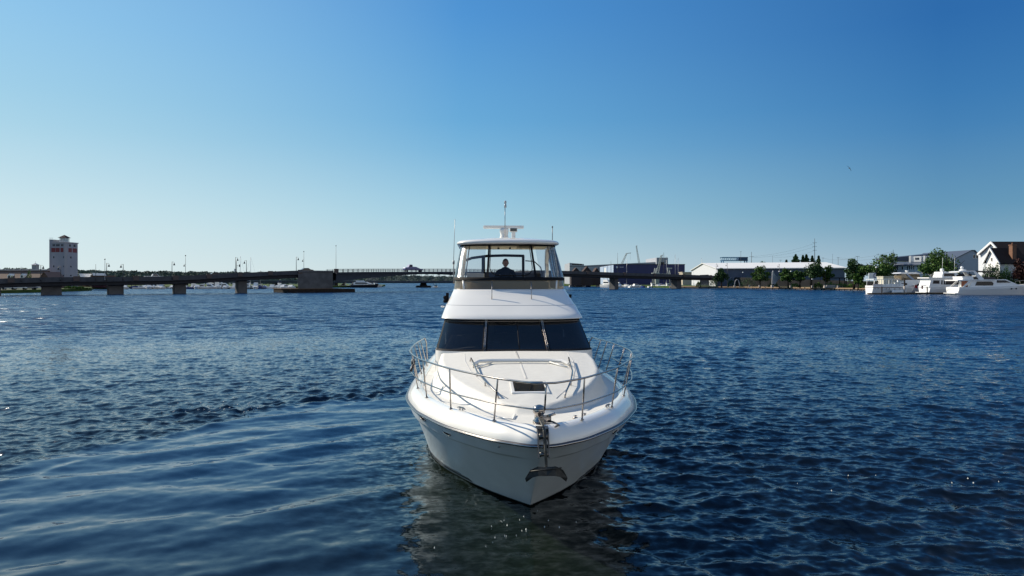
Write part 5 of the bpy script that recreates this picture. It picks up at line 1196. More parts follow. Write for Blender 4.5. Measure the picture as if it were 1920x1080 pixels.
b.add([(*fe,he-.15),(*fe2,he-.15),(rr2[0]+.8,rr2[1],hr+.1),(rl[0]-.8,rl[1],hr+.1),(P['bl'][0]-.8,P['bl'][1]+1,he-.15),(P['brr'][0]+.8,P['brr'][1]+1,he-.15),
       (*fe,he-.45),(*fe2,he-.45),(rr2[0]+.8,rr2[1],hr-.2),(rl[0]-.8,rl[1],hr-.2),(P['bl'][0]-.8,P['bl'][1]+1,he-.45),(P['brr'][0]+.8,P['brr'][1]+1,he-.45)],
      [(0,1,2,3),(3,2,5,4),(6,9,8,7),(9,10,11,8),(0,6,7,1),(0,3,9,6),(3,4,10,9),(1,7,8,2),(2,8,11,5),(4,5,11,10)]); b.build('roof', mat('white_metal_roof', (.72,.71,.69), .5, var=.05, vscale=.2), wh)
b = MB(); b.add([(1.2-.25,20,0),(2.8-.25,44,0),(2.8-.25,44,6.4),(1.2-.25,20,6.4)], [(0,1,2,3)]); b.build('roller_door', M_glassd, wh, fix=False)
gfx = mat('faint_lettering', (.18,.21,.30), .7); b = MB()
for k in range(9): x = 6.5+k*1.55; b.box((x, -x*.3425-.12, 4.6), (.9, .06, .18)); b.box((x-.35, -x*.3425-.0, 4.1), (.2, .06, 1.0))
b.build('faded_lettering', gfx, wh)
# gantry crane on the skyline
D = 700; e = empty('gantry_crane', (PX(1378, D), D, 1), 0, 'big blue gantry crane on the skyline above the white warehouse roof', 'crane')
hw_ = 24.5/F*D; zt = PZ(482.5, D)-1; zb = PZ(488.5, D)-1; b = MB()
for yy in (0, 6):
    b.tube([(-hw_,yy,zt),(hw_,yy,zt)], .35, 4, smooth=False); b.tube([(-hw_,yy,zb),(hw_,yy,zb)], .35, 4, smooth=False)
    for i in range(14): x = -hw_+2*hw_*i/14; x2 = x+hw_/7; b.tube([(x,yy,zb),(x2,yy,zt)] if i % 2 else [(x,yy,zt),(x2,yy,zb)], .2, 4, smooth=False)
b.build('girder', M_gantry, e); b = MB(); b.box((hw_*.62,3,(zb+zt)/2), (hw_*.7,7,zt-zb+.6)); b.build('machinery_house', mat('gantry_dark', (.05,.09,.16), .6), e)
for x in (-hw_*.9, hw_*.9): b = MB(); [b.tube([(x-2 if yy else x+2,yy,0),(x,yy,zb)], .6, 6) for yy in (0,6)]; b.build('leg', M_gantry, e)
# poles and wires
def pole(px, D, ytop, label, arms=(), r=.12, name='utility_pole', m=None):
    h = PZ(ytop, D)-1; e = empty(name, (PX(px, D), D, 1), 0, label, 'pole'); b = MB(); b.lathe((0,0,0), [(r*1.4,0),(r,h*.6),(r*.6,h)], 8); b.build('shaft', m or M_lamp, e)
    for dz, w in arms: b = MB(); b.box((0,0,h-dz), (w,.15,.15)); [b.lathe((x,0,h-dz+.07), [(.06,0),(.08,.15),(.03,.25)], 6) for x in (-w*.45,w*.45)]; b.build('crossarm', m or M_lamp, e)
    return e
M_pg = mat('pole_grey', (.10,.11,.12), .7)
pole(1527.5, 480, 447, 'tallest power pole with three side arms above the spruces', ((3.0,2.8),(5.6,2.8),(8.2,2.8)), .22, m=M_pg)
pole(1409, 500, 472, 'dark utility pole with a crossarm right of the blue gantry crane', ((3.6,3.0),), .2); pole(1389, 600, 471.5, 'thin floodlight pole rising over the blue gantry crane', ((.2,1.6),), .15, m=M_pg)
pole(1448.5, 480, 479, 'thin gray pole over the middle of the warehouse roof', (), .1, m=M_pg); pole(1463.5, 470, 487, 'short utility pole left of the spruces', ((.3,1.6),), .1, m=M_pg)
pole(1543, 470, 483, 'short pole just right of the last spruce', ((.3,1.6),), .1, m=M_pg); pole(1561, 470, 476, 'thin gray mast over the right end of the warehouse', (), .09, m=M_pg); pole(1571.5, 470, 482, 'short dark pole at the right end of the warehouse roof', ((.4,1.6),), .16); pole(1608, 430, 480, 'gray pole with small crossarm behind the first round shore tree', ((.3,2.4),), .12, m=M_pg); pole(1675, 330, 468, 'dark utility pole right of the large shore tree crown', (), .1)
for i, (p0, y0, D0, p1, y1, D1) in enumerate(((1527,456.5,480,1409,481,500),(1527,463,480,1409,483,500),(1527,470,480,1448,482,490),(1543,484,470,1608,481,430),(1571,483,470,1675,471,330),(1571,485,470,1675,479,330))):
    A_, B_ = Vector((PX(p0,D0), D0, PZ(y0,D0))), Vector((PX(p1,D1), D1, PZ(y1,D1))); b = MB(); b.tube([A_.lerp(B_, t)-Vector((0,0,1.6*4*t*(1-t))) for t in np.linspace(0,1,14)], .035, 4)
    o = b.build('power_line', M_pg); tag(o, ['highest power line running left from the tallest pole','second power line running left from the tallest pole','lowest power line running left from the tallest pole','power line between the last spruce and the first shore tree','upper power line from the warehouse end to the pole by the big tree','lower power line from the warehouse end to the pole by the big tree'][i], 'power line', 'power lines on the right skyline')
# spruces
for i, (px, yt, w) in enumerate(((1474.5,488,6),(1492,477.5,15),(1505.5,479,7),(1512,478,12),(1523,480,7),(1535,480,7))):
    tree(px, 470, yt, 500, w*3.6, M_leafD, ['smallest dark spruce tip left of the others','widest dark spruce, second from the left in the row','narrow dark spruce third from left','broad dark spruce in the middle of the row','thin dark spruce just left of the tallest power pole','lone dark spruce just right of the tallest power pole'][i], 'spruce_tree', n=3000, leaf=.6, shape='cone', group='spruces behind the warehouse', seed=60+i, trunk=.45)
tree(1428, 480, 487, 500, 20, M_leafA, 'low tree crown peeking over the middle of the warehouse roof', n=900, leaf=.5, seed=71)
# shore trees
TR = [(1353,333,502,22,M_leafD,'dark round tree at the left end of the park, beside a lamp','round'),(1425,322,497,30,M_leafA,'open layered tree with a pointed top in the middle of the park','round'),(1478,305,500,26,M_leafA,'round tree behind the globe lamp right of the gray sculpture','round'),
      (1500,302,505,26,M_leafA,'lower tree left of the biggest park tree','round'),(1521,300,486,42,M_leafD,'biggest dense dark tree in front of the warehouse','round'),(1549,298,497,24,M_leafA,'lighter tree right of the biggest park tree, by the globe lamp','round'),
      (1601,272,483,38,M_leafD,'dense dark round tree at the right end of the warehouse','round'),(1652,258,466,62,M_leafA,'large spreading tree above the moored houseboat','round'),(1774,236,461,72,M_leafA,'large ragged tree in front of the blue gray house','round'),(1609,262,512,16,M_leafB,'small thin light green tree under the round dark tree','round')]
for i, (px, D, yt, w, mm, lb, sh) in enumerate(TR): tree(px, D, yt, 535, w, mm, lb, n=4200 if w > 35 else 2600, leaf=.30 if w < 35 else .34, seed=80+i, trunk=.26 if w < 60 else .20)
tree(1915, 203, 478, 535, 36, M_leafR, 'dark maroon leaved tree at the right edge in front of the dark roofed house', n=3500, leaf=.28, seed=97, trunk=.12)
SH = ((1371,330,523,16,M_leafD,'dark bush right of the leftmost park tree'),(1402,324,521,34,M_leafD,'wide dark bush between the arch sculpture and the pointed tree'),(1338,336,522,16,M_leafD,'small dark bush left of the leftmost park tree'),(1310,338,528,10,M_leafA,'small bush near the bridge end by the promenade'),(1450,318,529,22,M_leafD,'low dark bush behind the gray sail sculpture'),(1490,303,531,22,M_leafB,'bright low bush left of the short globe lamp'),
    (1534,300,530,18,M_leafB,'light green bush at the foot of the biggest tree'),(1557,297,530,20,M_leafB,'light green bush left of the pale wall'),(1578,292,531,22,M_leafB,'light green bush below the pale retaining wall'),(1596,287,532,16,M_leafB,'light green bush right of the pale retaining wall'),(1620,272,528,18,M_leafB,'bright round bush left of the houseboat'),
    (1852,205,500,26,M_leafD,'dark hedge bush below the white gable house, left one'),(1868,204,499,26,M_leafD,'dark hedge bush below the white gable house, middle one'),(1886,204,502,26,M_leafD,'dark hedge bush below the brick chimney'),(1906,203,520,36,M_leafD,'low dark bush at the right edge above the bow of the nearest yacht'),(1735,228,516,22,M_leafD,'dark bush between the two middle yachts'))
for i, (px, D, yt, w, mm, lb) in enumerate(SH): shrub(px, D, yt, w, mm, lb, 120+i, n=2600 if i > 10 else 900, depth=.6)
# quay wall and piles along the shore
shore = [(86,378),(116,343),(129,310),(141,276),(168,226)]
qw = MB(); 
for (a, c), (a2, c2) in zip(shore[:-1], shore[1:]):
    L = math.hypot(a2-a, c2-c); an = math.atan2(c2-c, a2-a); nx, ny = math.sin(an), -math.cos(an); nx, ny = (-nx, -ny) if nx > 0 else (nx, ny)
    qw.box(((a+a2)/2+nx*.35, (c+c2)/2+ny*.35, .80), (L+.3, .7, .50), 0, rz=an); qw.box(((a+a2)/2+nx*.12, (c+c2)/2+ny*.12, .05), (L+.3, .24, 1.0), 1, rz=an)
o = qw.build('quay_wall', [M_tan, M_pale]); tag(o, 'tan quay wall edging the park promenade along the water', 'quay wall')
pl = []
for (a, c), (a2, c2), sp in zip(shore[:-1], shore[1:], (7.5, 3.4, 2.6, 2.6)):
    L = math.hypot(a2-a, c2-c); n = int(L/sp)
    for k in range(n): t = (k+.5+random.uniform(-.25,.25))/n; pl.append((a+(a2-a)*t-.75, c+(c2-c)*t-.35))
pb = None
for i, (x, y) in enumerate(pl):
    if pb is None: b = MB(); b.tube([(0,0,-.6),(0,0,.62)], [.24,.22], 8); pb = b.build('quay_pile', M_pile); pb.location = (x, y, 0); tag(pb, 'short dark timber pile against the tan quay wall, one of many alike', 'pile', 'piles along the tan quay wall')
    else: c_ = pb.copy(); COL.objects.link(c_); c_.location = (x, y, 0)
# park furniture
def globe_lamp(px, D, ytop, label):
    h = PZ(ytop, D)-1; e = empty('globe_lamp', (PX(px, D), D, 1), 0, label, 'street lamp', 'globe lamps along the promenade'); b = MB(); b.lathe((0,0,0), [(.18,0),(.16,.5),(.07,.7),(.06,h-.6),(.15,h-.5)], 8); b.build('post', M_lamp, e)
    b = MB(); b.lathe((0,0,h-.5), [(.12,0),(.27,.12),(.31,.28),(.24,.45),(.08,.55)], 12); b.build('globe', M_globe, e)
for px, D, y, lb in ((1393,327,510,'globe lamp in front of the faded wall lettering'),(1461,312,508,'globe lamp right behind the gray sail sculpture'),(1483,303,508,'globe lamp in front of the round tree right of the sculpture'),(1538,300,506.5,'globe lamp half hidden at the right edge of the biggest tree'),(1547.5,293,506,'globe lamp in front of the lighter tree, nearest the pale wall'),(1523,295,522.5,'short globe lamp under the biggest tree'),(1643,238,500,'globe lamp behind the houseboat under the large spreading tree')): globe_lamp(px, D, y, lb)
for px, D, y, sd_, lb in ((1343,338,494,1,'tall bell lamp at the left end of the park by the warehouse corner'),(1364,336,493,-1,'tall bell lamp just right of the leftmost park tree'),(1433,330,498,1,'tall bell lamp beside the pointed tree'),(1461.5,322,495,-1,'tall bell lamp above the gray sail sculpture'),(1556.5,300,498,-1,'tall bell lamp left of the dark shelter')): street_lamp(px, y, sd_, lb, D=D, grp='bell lamps in the park')
b = MB(); D = 308; x0_ = PX(1451, D); sc_ = D/F
def SX(px): return (px-1451)*sc_
def SZ(y): return PZ(y, D)-1
out = [(1447,533),(1447.4,520),(1447.8,510),(1449.5,507.5),(1451.2,511),(1453.5,515.5),(1457,518),(1463,519),(1470.5,518.5),(1466,521.8),(1461,523.6),(1457.5,527),(1455,531),(1454,533)]
n = len(out); b.add([(SX(p), -.2+.9*((p-1448)/22), SZ(y)) for p, y in out]+[(SX(p), .2+.9*((p-1448)/22), SZ(y)) for p, y in out], [tuple(range(n)), tuple(range(2*n-1,n-1,-1))]+[(i,(i+1)%n,n+(i+1)%n,n+i) for i in range(n)])
e = empty('sail_sculpture', (x0_, D, 1), 0, 'gray curved metal sculpture like a sail or whale tail on the promenade', 'sculpture'); b.build('sail_blade', mat('weathered_steel', (.36,.37,.40), .5, .3), e); b = MB(); b.box((SX(1448), 0, .5), (1.0,1.0,1.1)); b.build('plinth', M_pale, e)
D = 322; e = empty('arch_sculpture', (PX(1382, D), D, 1), 0, 'small pale hoop shaped arch sculpture left of the faded lettering', 'sculpture'); b = MB(); b.tube([(-1.15,0,0),(-1.1,0,1.6),(-.75,0,3.0),(0,0,3.6),(.75,0,3.0),(1.1,0,1.6),(1.15,0,0)], .16, 8); b.build('hoop', mat('pale_metal', (.3,.3,.33), .5), e); b = MB(); b.box((-1.2,0,.4), (.6,.6,.9)); b.build('base', M_pale, e)
D = 298; e = empty('park_shelter', (PX(1571, D), D, 1.0), 0, 'flat dark roofed park shelter on posts right of the lighter tree', 'shelter'); b = MB(); b.box((0,2,4.15), (8.6,5,.35)); b.build('roof', M_black, e)
for x in (.7, 3.0, 3.6): b = MB(); b.box((x,0,2), (.3,.3,4.0)); b.build('post', M_black, e)
b = MB(); b.prism([(-3.8,0),(4.2,0),(3.2,1.1),(2.5,1.2),(-3.3,1.2),(-3.6,.7)], 0, 3, 'y'); o = b.build('retaining_wall', M_pale); o.location = (PX(1566, 292), 292, 1.0); tag(o, 'low sunlit pale retaining wall in front of the park shelter', 'wall')
for i, (px, D, lb) in enumerate(((1405,322,'small pale stone block at the left of the promenade lamps'),(1424,316,'pale stone block below the pointed tree'),(1482,301,'pale stone block at the foot of the second globe lamp'),(1522.5,293,'pale stone block at the foot of the short globe lamp'),(1546.5,291,'pale stone block at the foot of the globe lamp by the pale wall'),(1571,286,'pale stone block nearest the retaining wall'))):
    b = MB(); b.box((0,0,.45), (.55,.55,.9)); b.box((0,0,.93), (.7,.7,.08)); o = b.build('stone_bollard', M_pale, bevel=.03); o.location = (PX(px, D), D, 1.0); tag(o, lb, 'bollard', 'stone blocks along the promenade')
# ---------------------------------------------------------------- houses on the right
D = 262; e = empty('blue_gray_house', (PX(1819, D), D, 1.0), 0, 'large blue gray house with a wide gable behind the ragged tree', 'house'); k = D/F
def HX(px): return (px-1819)*k
b = MB(); b.prism([(HX(1785),0),(HX(1846),0),(HX(1846),PZ(492,D)-1),(HX(1826),PZ(470,D)-1),(HX(1821),PZ(470,D)-1),(HX(1785),PZ(487,D)-1)], 0, 30, 'y'); M_bg = mat('blue_gray_siding', (.27,.33,.42), .7, var=.06, vscale=.5); b.build('wall', M_bg, e)
b = MB(); b.prism([(HX(1783),PZ(489,D)-1),(HX(1783),PZ(487.5,D)-1),(HX(1821),PZ(468.6,D)-1),(HX(1827),PZ(468.6,D)-1),(HX(1848),PZ(491.5,D)-1),(HX(1848),PZ(493,D)-1),(HX(1826),PZ(470,D)-1),(HX(1821),PZ(470,D)-1)], -.4, 30.4, 'y'); M_br = mat('slate_blue_roof', (.07,.09,.13), .6); b.build('roof', M_br, e)
wins(e, [(HX(1824.5),HX(1828),PZ(484,D)-1,PZ(478,D)-1),(HX(1830),HX(1833.5),PZ(484,D)-1,PZ(478,D)-1)], 0, M_glassd, frame=M_bwhite)
b = MB(); b.prism([(HX(1700),PZ(488,D)-1),(HX(1700),PZ(481.5,D)-1),(HX(1790),PZ(472.5,D)-1),(HX(1800),PZ(478,D)-1),(HX(1800),PZ(488,D)-1)], 8, 22, 'y'); b.build('long_roof', M_br, e)
D = 250; e = empty('white_house', (PX(1730, D), D+4, 1.0), R(-48), 'white two storey house with dormer and porch roof behind the moored yachts', 'house'); k = D/F
def HX(px): return (px-1725)*k
b = MB(); b.box(((HX(1686)+HX(1765))/2, 5, (PZ(494,D)-1)/2), (HX(1765)-HX(1686), 10, PZ(494,D)-1)); b.build('wall', M_wall, e)
b = MB(); b.prism([(-1.2,PZ(497,D)-1),(-1.2,PZ(496,D)-1),(4,PZ(489.5,D)-1),(11,PZ(489.5,D)-1),(11,PZ(494,D)-1)], HX(1672), HX(1768), 'x'); b.build('porch_roof', M_br, e)
b = MB(); b.box(((HX(1706)+HX(1760))/2, 7, PZ(485,D)-1), (HX(1760)-HX(1706), 6, 2.4)); b.build('upper_wall', M_bg, e)
b = MB(); b.prism([(HX(1716)-.2,PZ(490,D)-1),(HX(1727)+.2,PZ(490,D)-1),(HX(1727)+.2,PZ(479.5,D)-1),(HX(1716)-.2,PZ(479.5,D)-1)], 3.2, 5, 'y'); b.build('dormer', M_bwhite, e)
wins(e, [(HX(1718),HX(1720.5),PZ(486,D)-1,PZ(482,D)-1),(HX(1721.5),HX(1724.5),PZ(486,D)-1,PZ(482,D)-1)], 3.2, M_glassd)
for px in (1709, 1734): b = MB(); b.box((HX(px), 3.2, PZ(485,D)-1), (.6,.6,2.5)); b.build('chimney', M_bwhite, e)
wins(e, [(HX(p),HX(p)+.42,PZ(505,D)-1,PZ(498,D)-1) for p in (1709,1712.5,1716,1719.5,1727.5,1730,1732.5,1688,1691,1700)], 0, M_glassd, frame=M_bwhite)
b = MB(); b.prism([(HX(1672),0),(HX(1688),0),(HX(1688),PZ(502,D)-1),(HX(1680),PZ(498,D)-1),(HX(1672),PZ(502,D)-1)], -3, 6, 'y'); b.build('side_wing', mat('mint_siding', (.40,.47,.45), .7), e)
D = 235; b = MB(); b.box((0,2,2.6), (24*D/F, 4, 5.2)); b.box((0,1.9,5.3), (26*D/F,4.6,.2)); o = b.build('boathouse', mat('cream_siding', (.55,.52,.42), .7)); o.location = (PX(1668, D), D, 1.0-.9); tag(o, 'small cream shed behind the houseboat canopy', 'shed')
D = 246; b = MB(); b.box((0,0,1.5+PZ(519,D)*.5-1.5), (13*D/F, .3, 3.4)); sg_ = b.build('sign_panel', M_bwhite); sg_.location = (PX(1635.5, D), D, 0); 
bpy.data.objects.remove(sg_)
e = empty('banner_sign', (PX(1635.5, D), D, 1.0), 0, 'white sign with a big blue letter C above the houseboat stern', 'sign'); b = MB(); b.box((0,0,2.6+PZ(517,D)-3.6), (13*D/F,.2,2.0)); b.build('panel', M_bwhite, e); zc = 2.6+PZ(517,D)-3.6
b = MB(); b.tube([(.95+.45*math.cos(a),-.13,zc+.75*math.sin(a)) for a in np.linspace(R(50),R(310),14)], .15, 5); b.build('letter', M_cb, e); b = MB(); b.tube([(-1,0.1,0),(-1,0.1,zc)], .07, 6); b.tube([(1,0.1,0),(1,0.1,zc)], .07, 6); b.build('sign_post', M_lamp, e)
# dark roofed white gable house: its gables look left towards the sun
e = empty('gable_house', (146, 210, 1.0), R(0), 'white gabled house with a steep dark roof and brick chimney at the right edge', 'house')
M_gw = mat('gable_white', (.66,.66,.65), .6); M_sh = mat('house_siding', (.55,.57,.60), .7)
b = MB(); b.prism([(-2.5,0),(3.5,0),(3.5,9.0),(.9,12.6),(-2.5,8.9)], 0, 6, 'x'); b.build('gable_wall', M_gw, e)
b = MB(); b.prism([(-.7,0),(13,0),(13,12),(6,14.8),(-.7,9.3)], 4, 34, 'x'); b.build('wall', M_sh, e)
b = MB(); b.prism([(-3.2,8.0),(-3.2,8.25),(.9,13.0),(4.2,8.6),(4.2,8.3),(.9,12.65)], -.45, 8, 'x'); b.build('gable_roof', M_rdark, e)
b = MB(); b.prism([(-3.2,7.7),(-3.2,8.28),(.9,13.05),(4.2,8.63),(4.2,8.0),(.9,12.35)], -.75, -.46, 'x'); b.build('bargeboard', M_bwhite, e)
b = MB(); b.prism([(-1.5,8.75),(-1.5,9.05),(6,15.2),(12.2,11.6),(12.2,11.3),(6,14.85)], 3.4, 34.5, 'x'); b.build('main_roof', M_rdark, e)
b = MB(); b.prism([(1.0,10.6),(6,14.55),(12.3,11.1),(12.3,11.7),(6,15.25),(1.0,11.1)], 3.05, 3.38, 'x'); b.build('bargeboard', M_bwhite, e)
wins(e, [(-.9,.9,5.6,7.0),(-2.1,-1.7,5.6,6.0),(1.8,2.2,5.6,6.0)]+[(y,y+.6,3.0,4.5) for y in (-1.7,-.7,.3,1.3)]+[(.7,1.2,9.0,9.9)], 0, M_glassd, axis='x', frame=M_bwhite)
wins(e, [(6.2,7.0,5.0,6.3),(12.5,13.3,5.0,6.3)], -.7, M_glassd, frame=M_bwhite)
M_brick = mat('brick', (.20,.11,.075), .85, var=.3, vscale=4)
b = MB(); b.box((4.6, -1.45, 6.9), (1.2, 1.5, 13.8)); b.box((4.6, -1.45, 13.7), (1.45, 1.7, .3)); b.box((4.7, -1.40, 4.6), (2.3, 1.35, 9.2)); b.lathe((4.5,-1.45,13.8), [(.2,0),(.18,.6)], 8); b.build('chimney', M_brick, e)
b = MB(); b.box((-.4, 6.3, 4.5), (2.2, 5.2, .15)); [b.box((-1.3, y, 3.9), (.15,.15,1.2)) for y in (3.9,5.5,7.1,8.7)]; b.box((-1.3, 6.3, 3.4), (.15, 5, .15)); b.build('veranda', M_bwhite, e)
b = MB(); b.prism([(10,0),(34,0),(34,7),(24,10.5),(16,10.5),(10,7)], -6, -3, 'y'); b.build('porch_wing', mat('dark_wing', (.06,.05,.05), .8), e)
# ---------------------------------------------------------------- moored yachts
M_yw = mat('yacht_white', (.78,.78,.77), .25, coat=.4)
def yacht_at(name, px, D, rz, label, cat='yacht'): return empty(name, (PX(px, D), D, 0), rz, label, cat)
# nearest: motor yacht with enclosed bridge, bow to the right
e = yacht_at('moored_yacht', 1786, 197.5, R(4), 'large white motor yacht nearest the right edge, transom lit, bow out of frame')
hull_loft(24, 5.4, 2.15, 3.2, M_yw, e, bow=.3, n=20); pr(e, 'swim_platform', [(-1.0,.35),(-1.0,.55),(.1,.55),(.1,.35)], -2.4, 2.4, M_yw)
b = MB(); b.prism([(-.9,.62),(1.0,.62),(.62,2.1),(-.9,2.1)], -2.76, -2.70, 'y')
pr(e, 'cockpit_deck', [(.2,2.05),(.2,2.2),(4,2.2),(4,2.05)], -2.55, 2.55, M_yw)
pr(e, 'saloon', [(3.6,2.15),(3.6,4.1),(10.5,4.15),(12.2,4.4),(14.2,4.4),(17.5,3.0),(20,2.7),(20,2.4)], -2.45, 2.45, M_yw, .1)
pr(e, 'saloon_window', [(4.9,2.65),(5.5,3.75),(9.9,3.75),(10.4,3.3),(10.2,2.65)], -2.47, 2.47, M_glassd, .04); pr(e, 'pilothouse_window', [(11.4,3.45),(11.5,4.15),(14.0,4.15),(15.6,3.5)], -2.44, 2.44, M_glassd, .06)
pr(e, 'boat_deck', [(-.4,3.95),(-.4,4.25),(4,4.35),(11,4.35),(11,4.1),(4,4.05)], -2.65, 2.65, M_yw)
pr(e, 'saloon_door', [(3.55,2.2),(3.55,3.9),(3.6,3.9),(3.6,2.2)], -1.2, 1.2, mat('varnished_teak', (.25,.07,.025), .35)); 
for sg in (-1, 1): pr(e, 'cockpit_wing', [(.9,2.1),(3.0,4.0),(3.5,4.0),(3.5,3.6),(1.5,2.1)], sg*2.50, sg*2.60, M_yw)
for sg in (-1, 1): pr(e, 'radar_arch', [(4.4,6.75),(5.2,6.75),(7.7,4.6),(7.7,4.3),(6.3,4.3)], sg*2.0, sg*2.15, M_yw)
pr(e, 'bridge_hardtop', [(.4,6.35),(.4,6.6),(1.2,6.75),(5.2,6.85),(5.2,6.6)], -2.1, 2.1, M_yw); pr(e, 'bridge_coaming', [(1.6,4.3),(1.4,5.2),(4.6,5.3),(4.9,4.3)], -1.9, 1.9, M_yw)
pr(e, 'bimini', [(4.8,6.7),(4.8,6.9),(11.2,6.6),(11.0,6.35)], -2.0, 2.0, M_dark); pr(e, 'bridge_dashboard', [(7,4.3),(7.2,5.1),(11,5.0),(12.0,4.3)], -1.9, 1.9, M_dark)
for x in (6.5, 8.5, 10.4): b = MB(); b.tube([(x,-1.9,5),(x-.5,-1.9,6.6)], .06, 5); b.build('bimini_frame', M_black, e); 
b = MB(); b.tube([(1.9,-1.9,5.2),(1.5,-1.9,6.4)], .07, 5); b.tube([(3.4,-1.9,5.2),(3.7,-1.9,6.5)], .07, 5); b.build('hardtop_strut', M_black, e)
b = MB(); b.lathe((3,0,6.8), [(.9,0),(.9,.3),(.5,.45)], 12); b.lathe((2.8,0,7.2), [(.1,0),(.38,.3),(.42,.6),(.25,.9)], 12); b.build('radar_dome', M_yw, e)
b = MB(); b.tube([(17,-2.3,3.9),(24,-.3,4.3)], .04, 5); [b.tube([(x,-2.3+2*(x-17)/7,3.0),(x,-2.3+2*(x-17)/7,3.9+.4*(x-17)/7)], .03, 4) for x in (17,18.8,20.6,22.4,23.8)]; b.build('bow_rail', M_chrome, e)
for x in (15.6, 17.0): b = MB(); b.lathe((x, -2.62, 1.75), [(.22,0),(.22,.05)], 10, axis='y'); b.build('porthole', M_glassd, e)
b = MB(); [b.box((-.03, y, 1.45+.12*((k % 2)-.5)), (.02,.24,.10)) for k, y in enumerate((-.9,-.5,-.1,.5,.9,1.3))]; b.box((-.03,-.1,1.05), (.02,.9,.08)); [b.box((-.03, 1.9, z), (.02,.7,.10)) for z in (.8,1.2,1.6)]; b.build('transom_lettering', mat('faded_dark', (.2,.2,.22), .6), e)
# second: sky lounge yacht
e = yacht_at('sky_lounge_yacht', 1733, 211, R(5), 'white motor yacht with boxed sky lounge and black covered tender, middle of the row')
hull_loft(19, 5.2, 2.0, 3.0, M_yw, e, bow=.3, n=18); pr(e, 'swim_platform', [(-1.2,.35),(-1.2,.55),(.1,.55),(.1,.35)], -2.4, 2.4, M_yw)
pr(e, 'saloon', [(-.2,2.0),(.6,4.75),(10.5,4.75),(13.5,2.8),(14,2.4)], -2.4, 2.4, M_yw, .06); pr(e, 'saloon_window', [(1.0,3.1),(1.3,4.1),(3.2,4.1),(3.1,3.1)], -2.42, 2.42, M_glassd, .02); pr(e, 'saloon_window', [(5.0,2.85),(5.4,4.2),(9.2,4.2),(9.8,2.85)], -2.42, 2.42, M_glassd, .03)
for x in (3.7, 4.5): pr(e, 'side_door_window', [(x,2.9),(x+.1,4.1),(x+.5,4.1),(x+.4,2.9)], -2.43, 2.43, M_glassd, .02)
pr(e, 'boat_deck', [(-.4,4.7),(-.4,5.0),(12.0,5.0),(12.0,4.7)], -2.6, 2.6, M_yw)
pr(e, 'sky_lounge', [(4.2,5.0),(4.6,6.7),(8.5,6.7),(11.2,5.0)], -2.0, 2.0, M_yw, .08); pr(e, 'sky_lounge_window', [(4.8,5.35),(5.0,6.2),(8.0,6.2),(8.5,5.35)], -2.02, 2.02, M_glassd, .05)
for sg in (-1, 1): pr(e, 'radar_arch', [(7.6,6.7),(8.3,6.9),(10.6,5.0),(9.3,5.0)], sg*1.9, sg*2.05, M_yw)
b = MB(); b.lathe((5.2,-.9,6.7), [(.3,0),(.42,.4),(.40,.8),(.2,1.0)], 12); b.lathe((6.3,1.0,6.7), [(.3,0),(.42,.4),(.40,.8),(.2,1.0)], 12); b.build('satellite_dome', M_yw, e)
for x in (4.9, 8.8): b = MB(); b.tube([(x,-1.2,6.7),(x+.15,-1.2,11.0)], .04, 5); b.build('whip_antenna', M_globe, e)
b = MB(); [b.tube([(x,-2.5,5.0),(x,-2.5,5.7)], .03, 4) for x in np.arange(-.2,4.3,.9)]; b.tube([(-.2,-2.5,5.7),(4.2,-2.5,5.7)], .03, 4); b.build('deck_rail', M_chrome, e)
tn = MB(); tn.grid([[(8.8+x, -1.4+1.2*0+s_*w_2, z) for s_, z in ((-1,5.05),(-1,5.5),(-.4,6.1+.0),(.4,6.1),(1,5.5),(1,5.05))] for x, w_2 in ((0,.7),(.5,1.0),(3,1.0),(4.6,.7),(5.4,.15))]); tn.build('covered_tender', M_black, e)
b = MB(); [b.box((-.22+.12*k*.0, y, 2.55), (.02,.25,.3)) for k, y in enumerate((-1.0,-.4,.2,.8))]; b.build('transom_lettering', mat('faded_dark', (.2,.2,.22), .6), e)
# third: express yacht with clear enclosure, behind the houseboat
e = yacht_at('express_yacht', 1682, 220, R(6), 'white and blue gray express yacht with curved hardtop behind the houseboat')
hull_loft(17, 4.8, 2.2, 3.3, mat('hull_bluegrey', (.30,.34,.42), .25, coat=.5), e, bow=.32, n=18); pr(e, 'cabin', [(.5,2.2),(1.4,4.2),(6.2,4.3),(10,3.4),(11.5,3.1)], -2.1, 2.1, M_yw, .1); pr(e, 'cabin_window', [(4.5,2.4),(6.5,3.4),(8.5,3.5),(10.5,3.1),(9,2.5)], -2.14, 2.14, M_glassd, .04)
pr(e, 'hardtop', [(-.6,6.25),(.2,6.6),(5.0,6.7),(6.6,6.3),(6.4,6.1),(.0,6.15)], -1.9, 1.9, M_yw); pr(e, 'enclosure', [(.3,4.25),(.1,6.1),(6.2,6.1),(7.0,4.25)], -1.75, 1.75, M_smoke); 
for sg in (-1, 1): pr(e, 'hardtop_leg', [(3.8,4.2),(2.6,5.2),(1.6,6.2),(2.1,6.2),(3.4,5.3),(4.8,4.2)], sg*1.80, sg*1.95, M_bg)
b = MB(); b.lathe((3.3,0,6.65), [(.3,0),(.3,.3),(.5,.35),(.5,.6)], 12); b.build('radar_dome', M_yw, e)
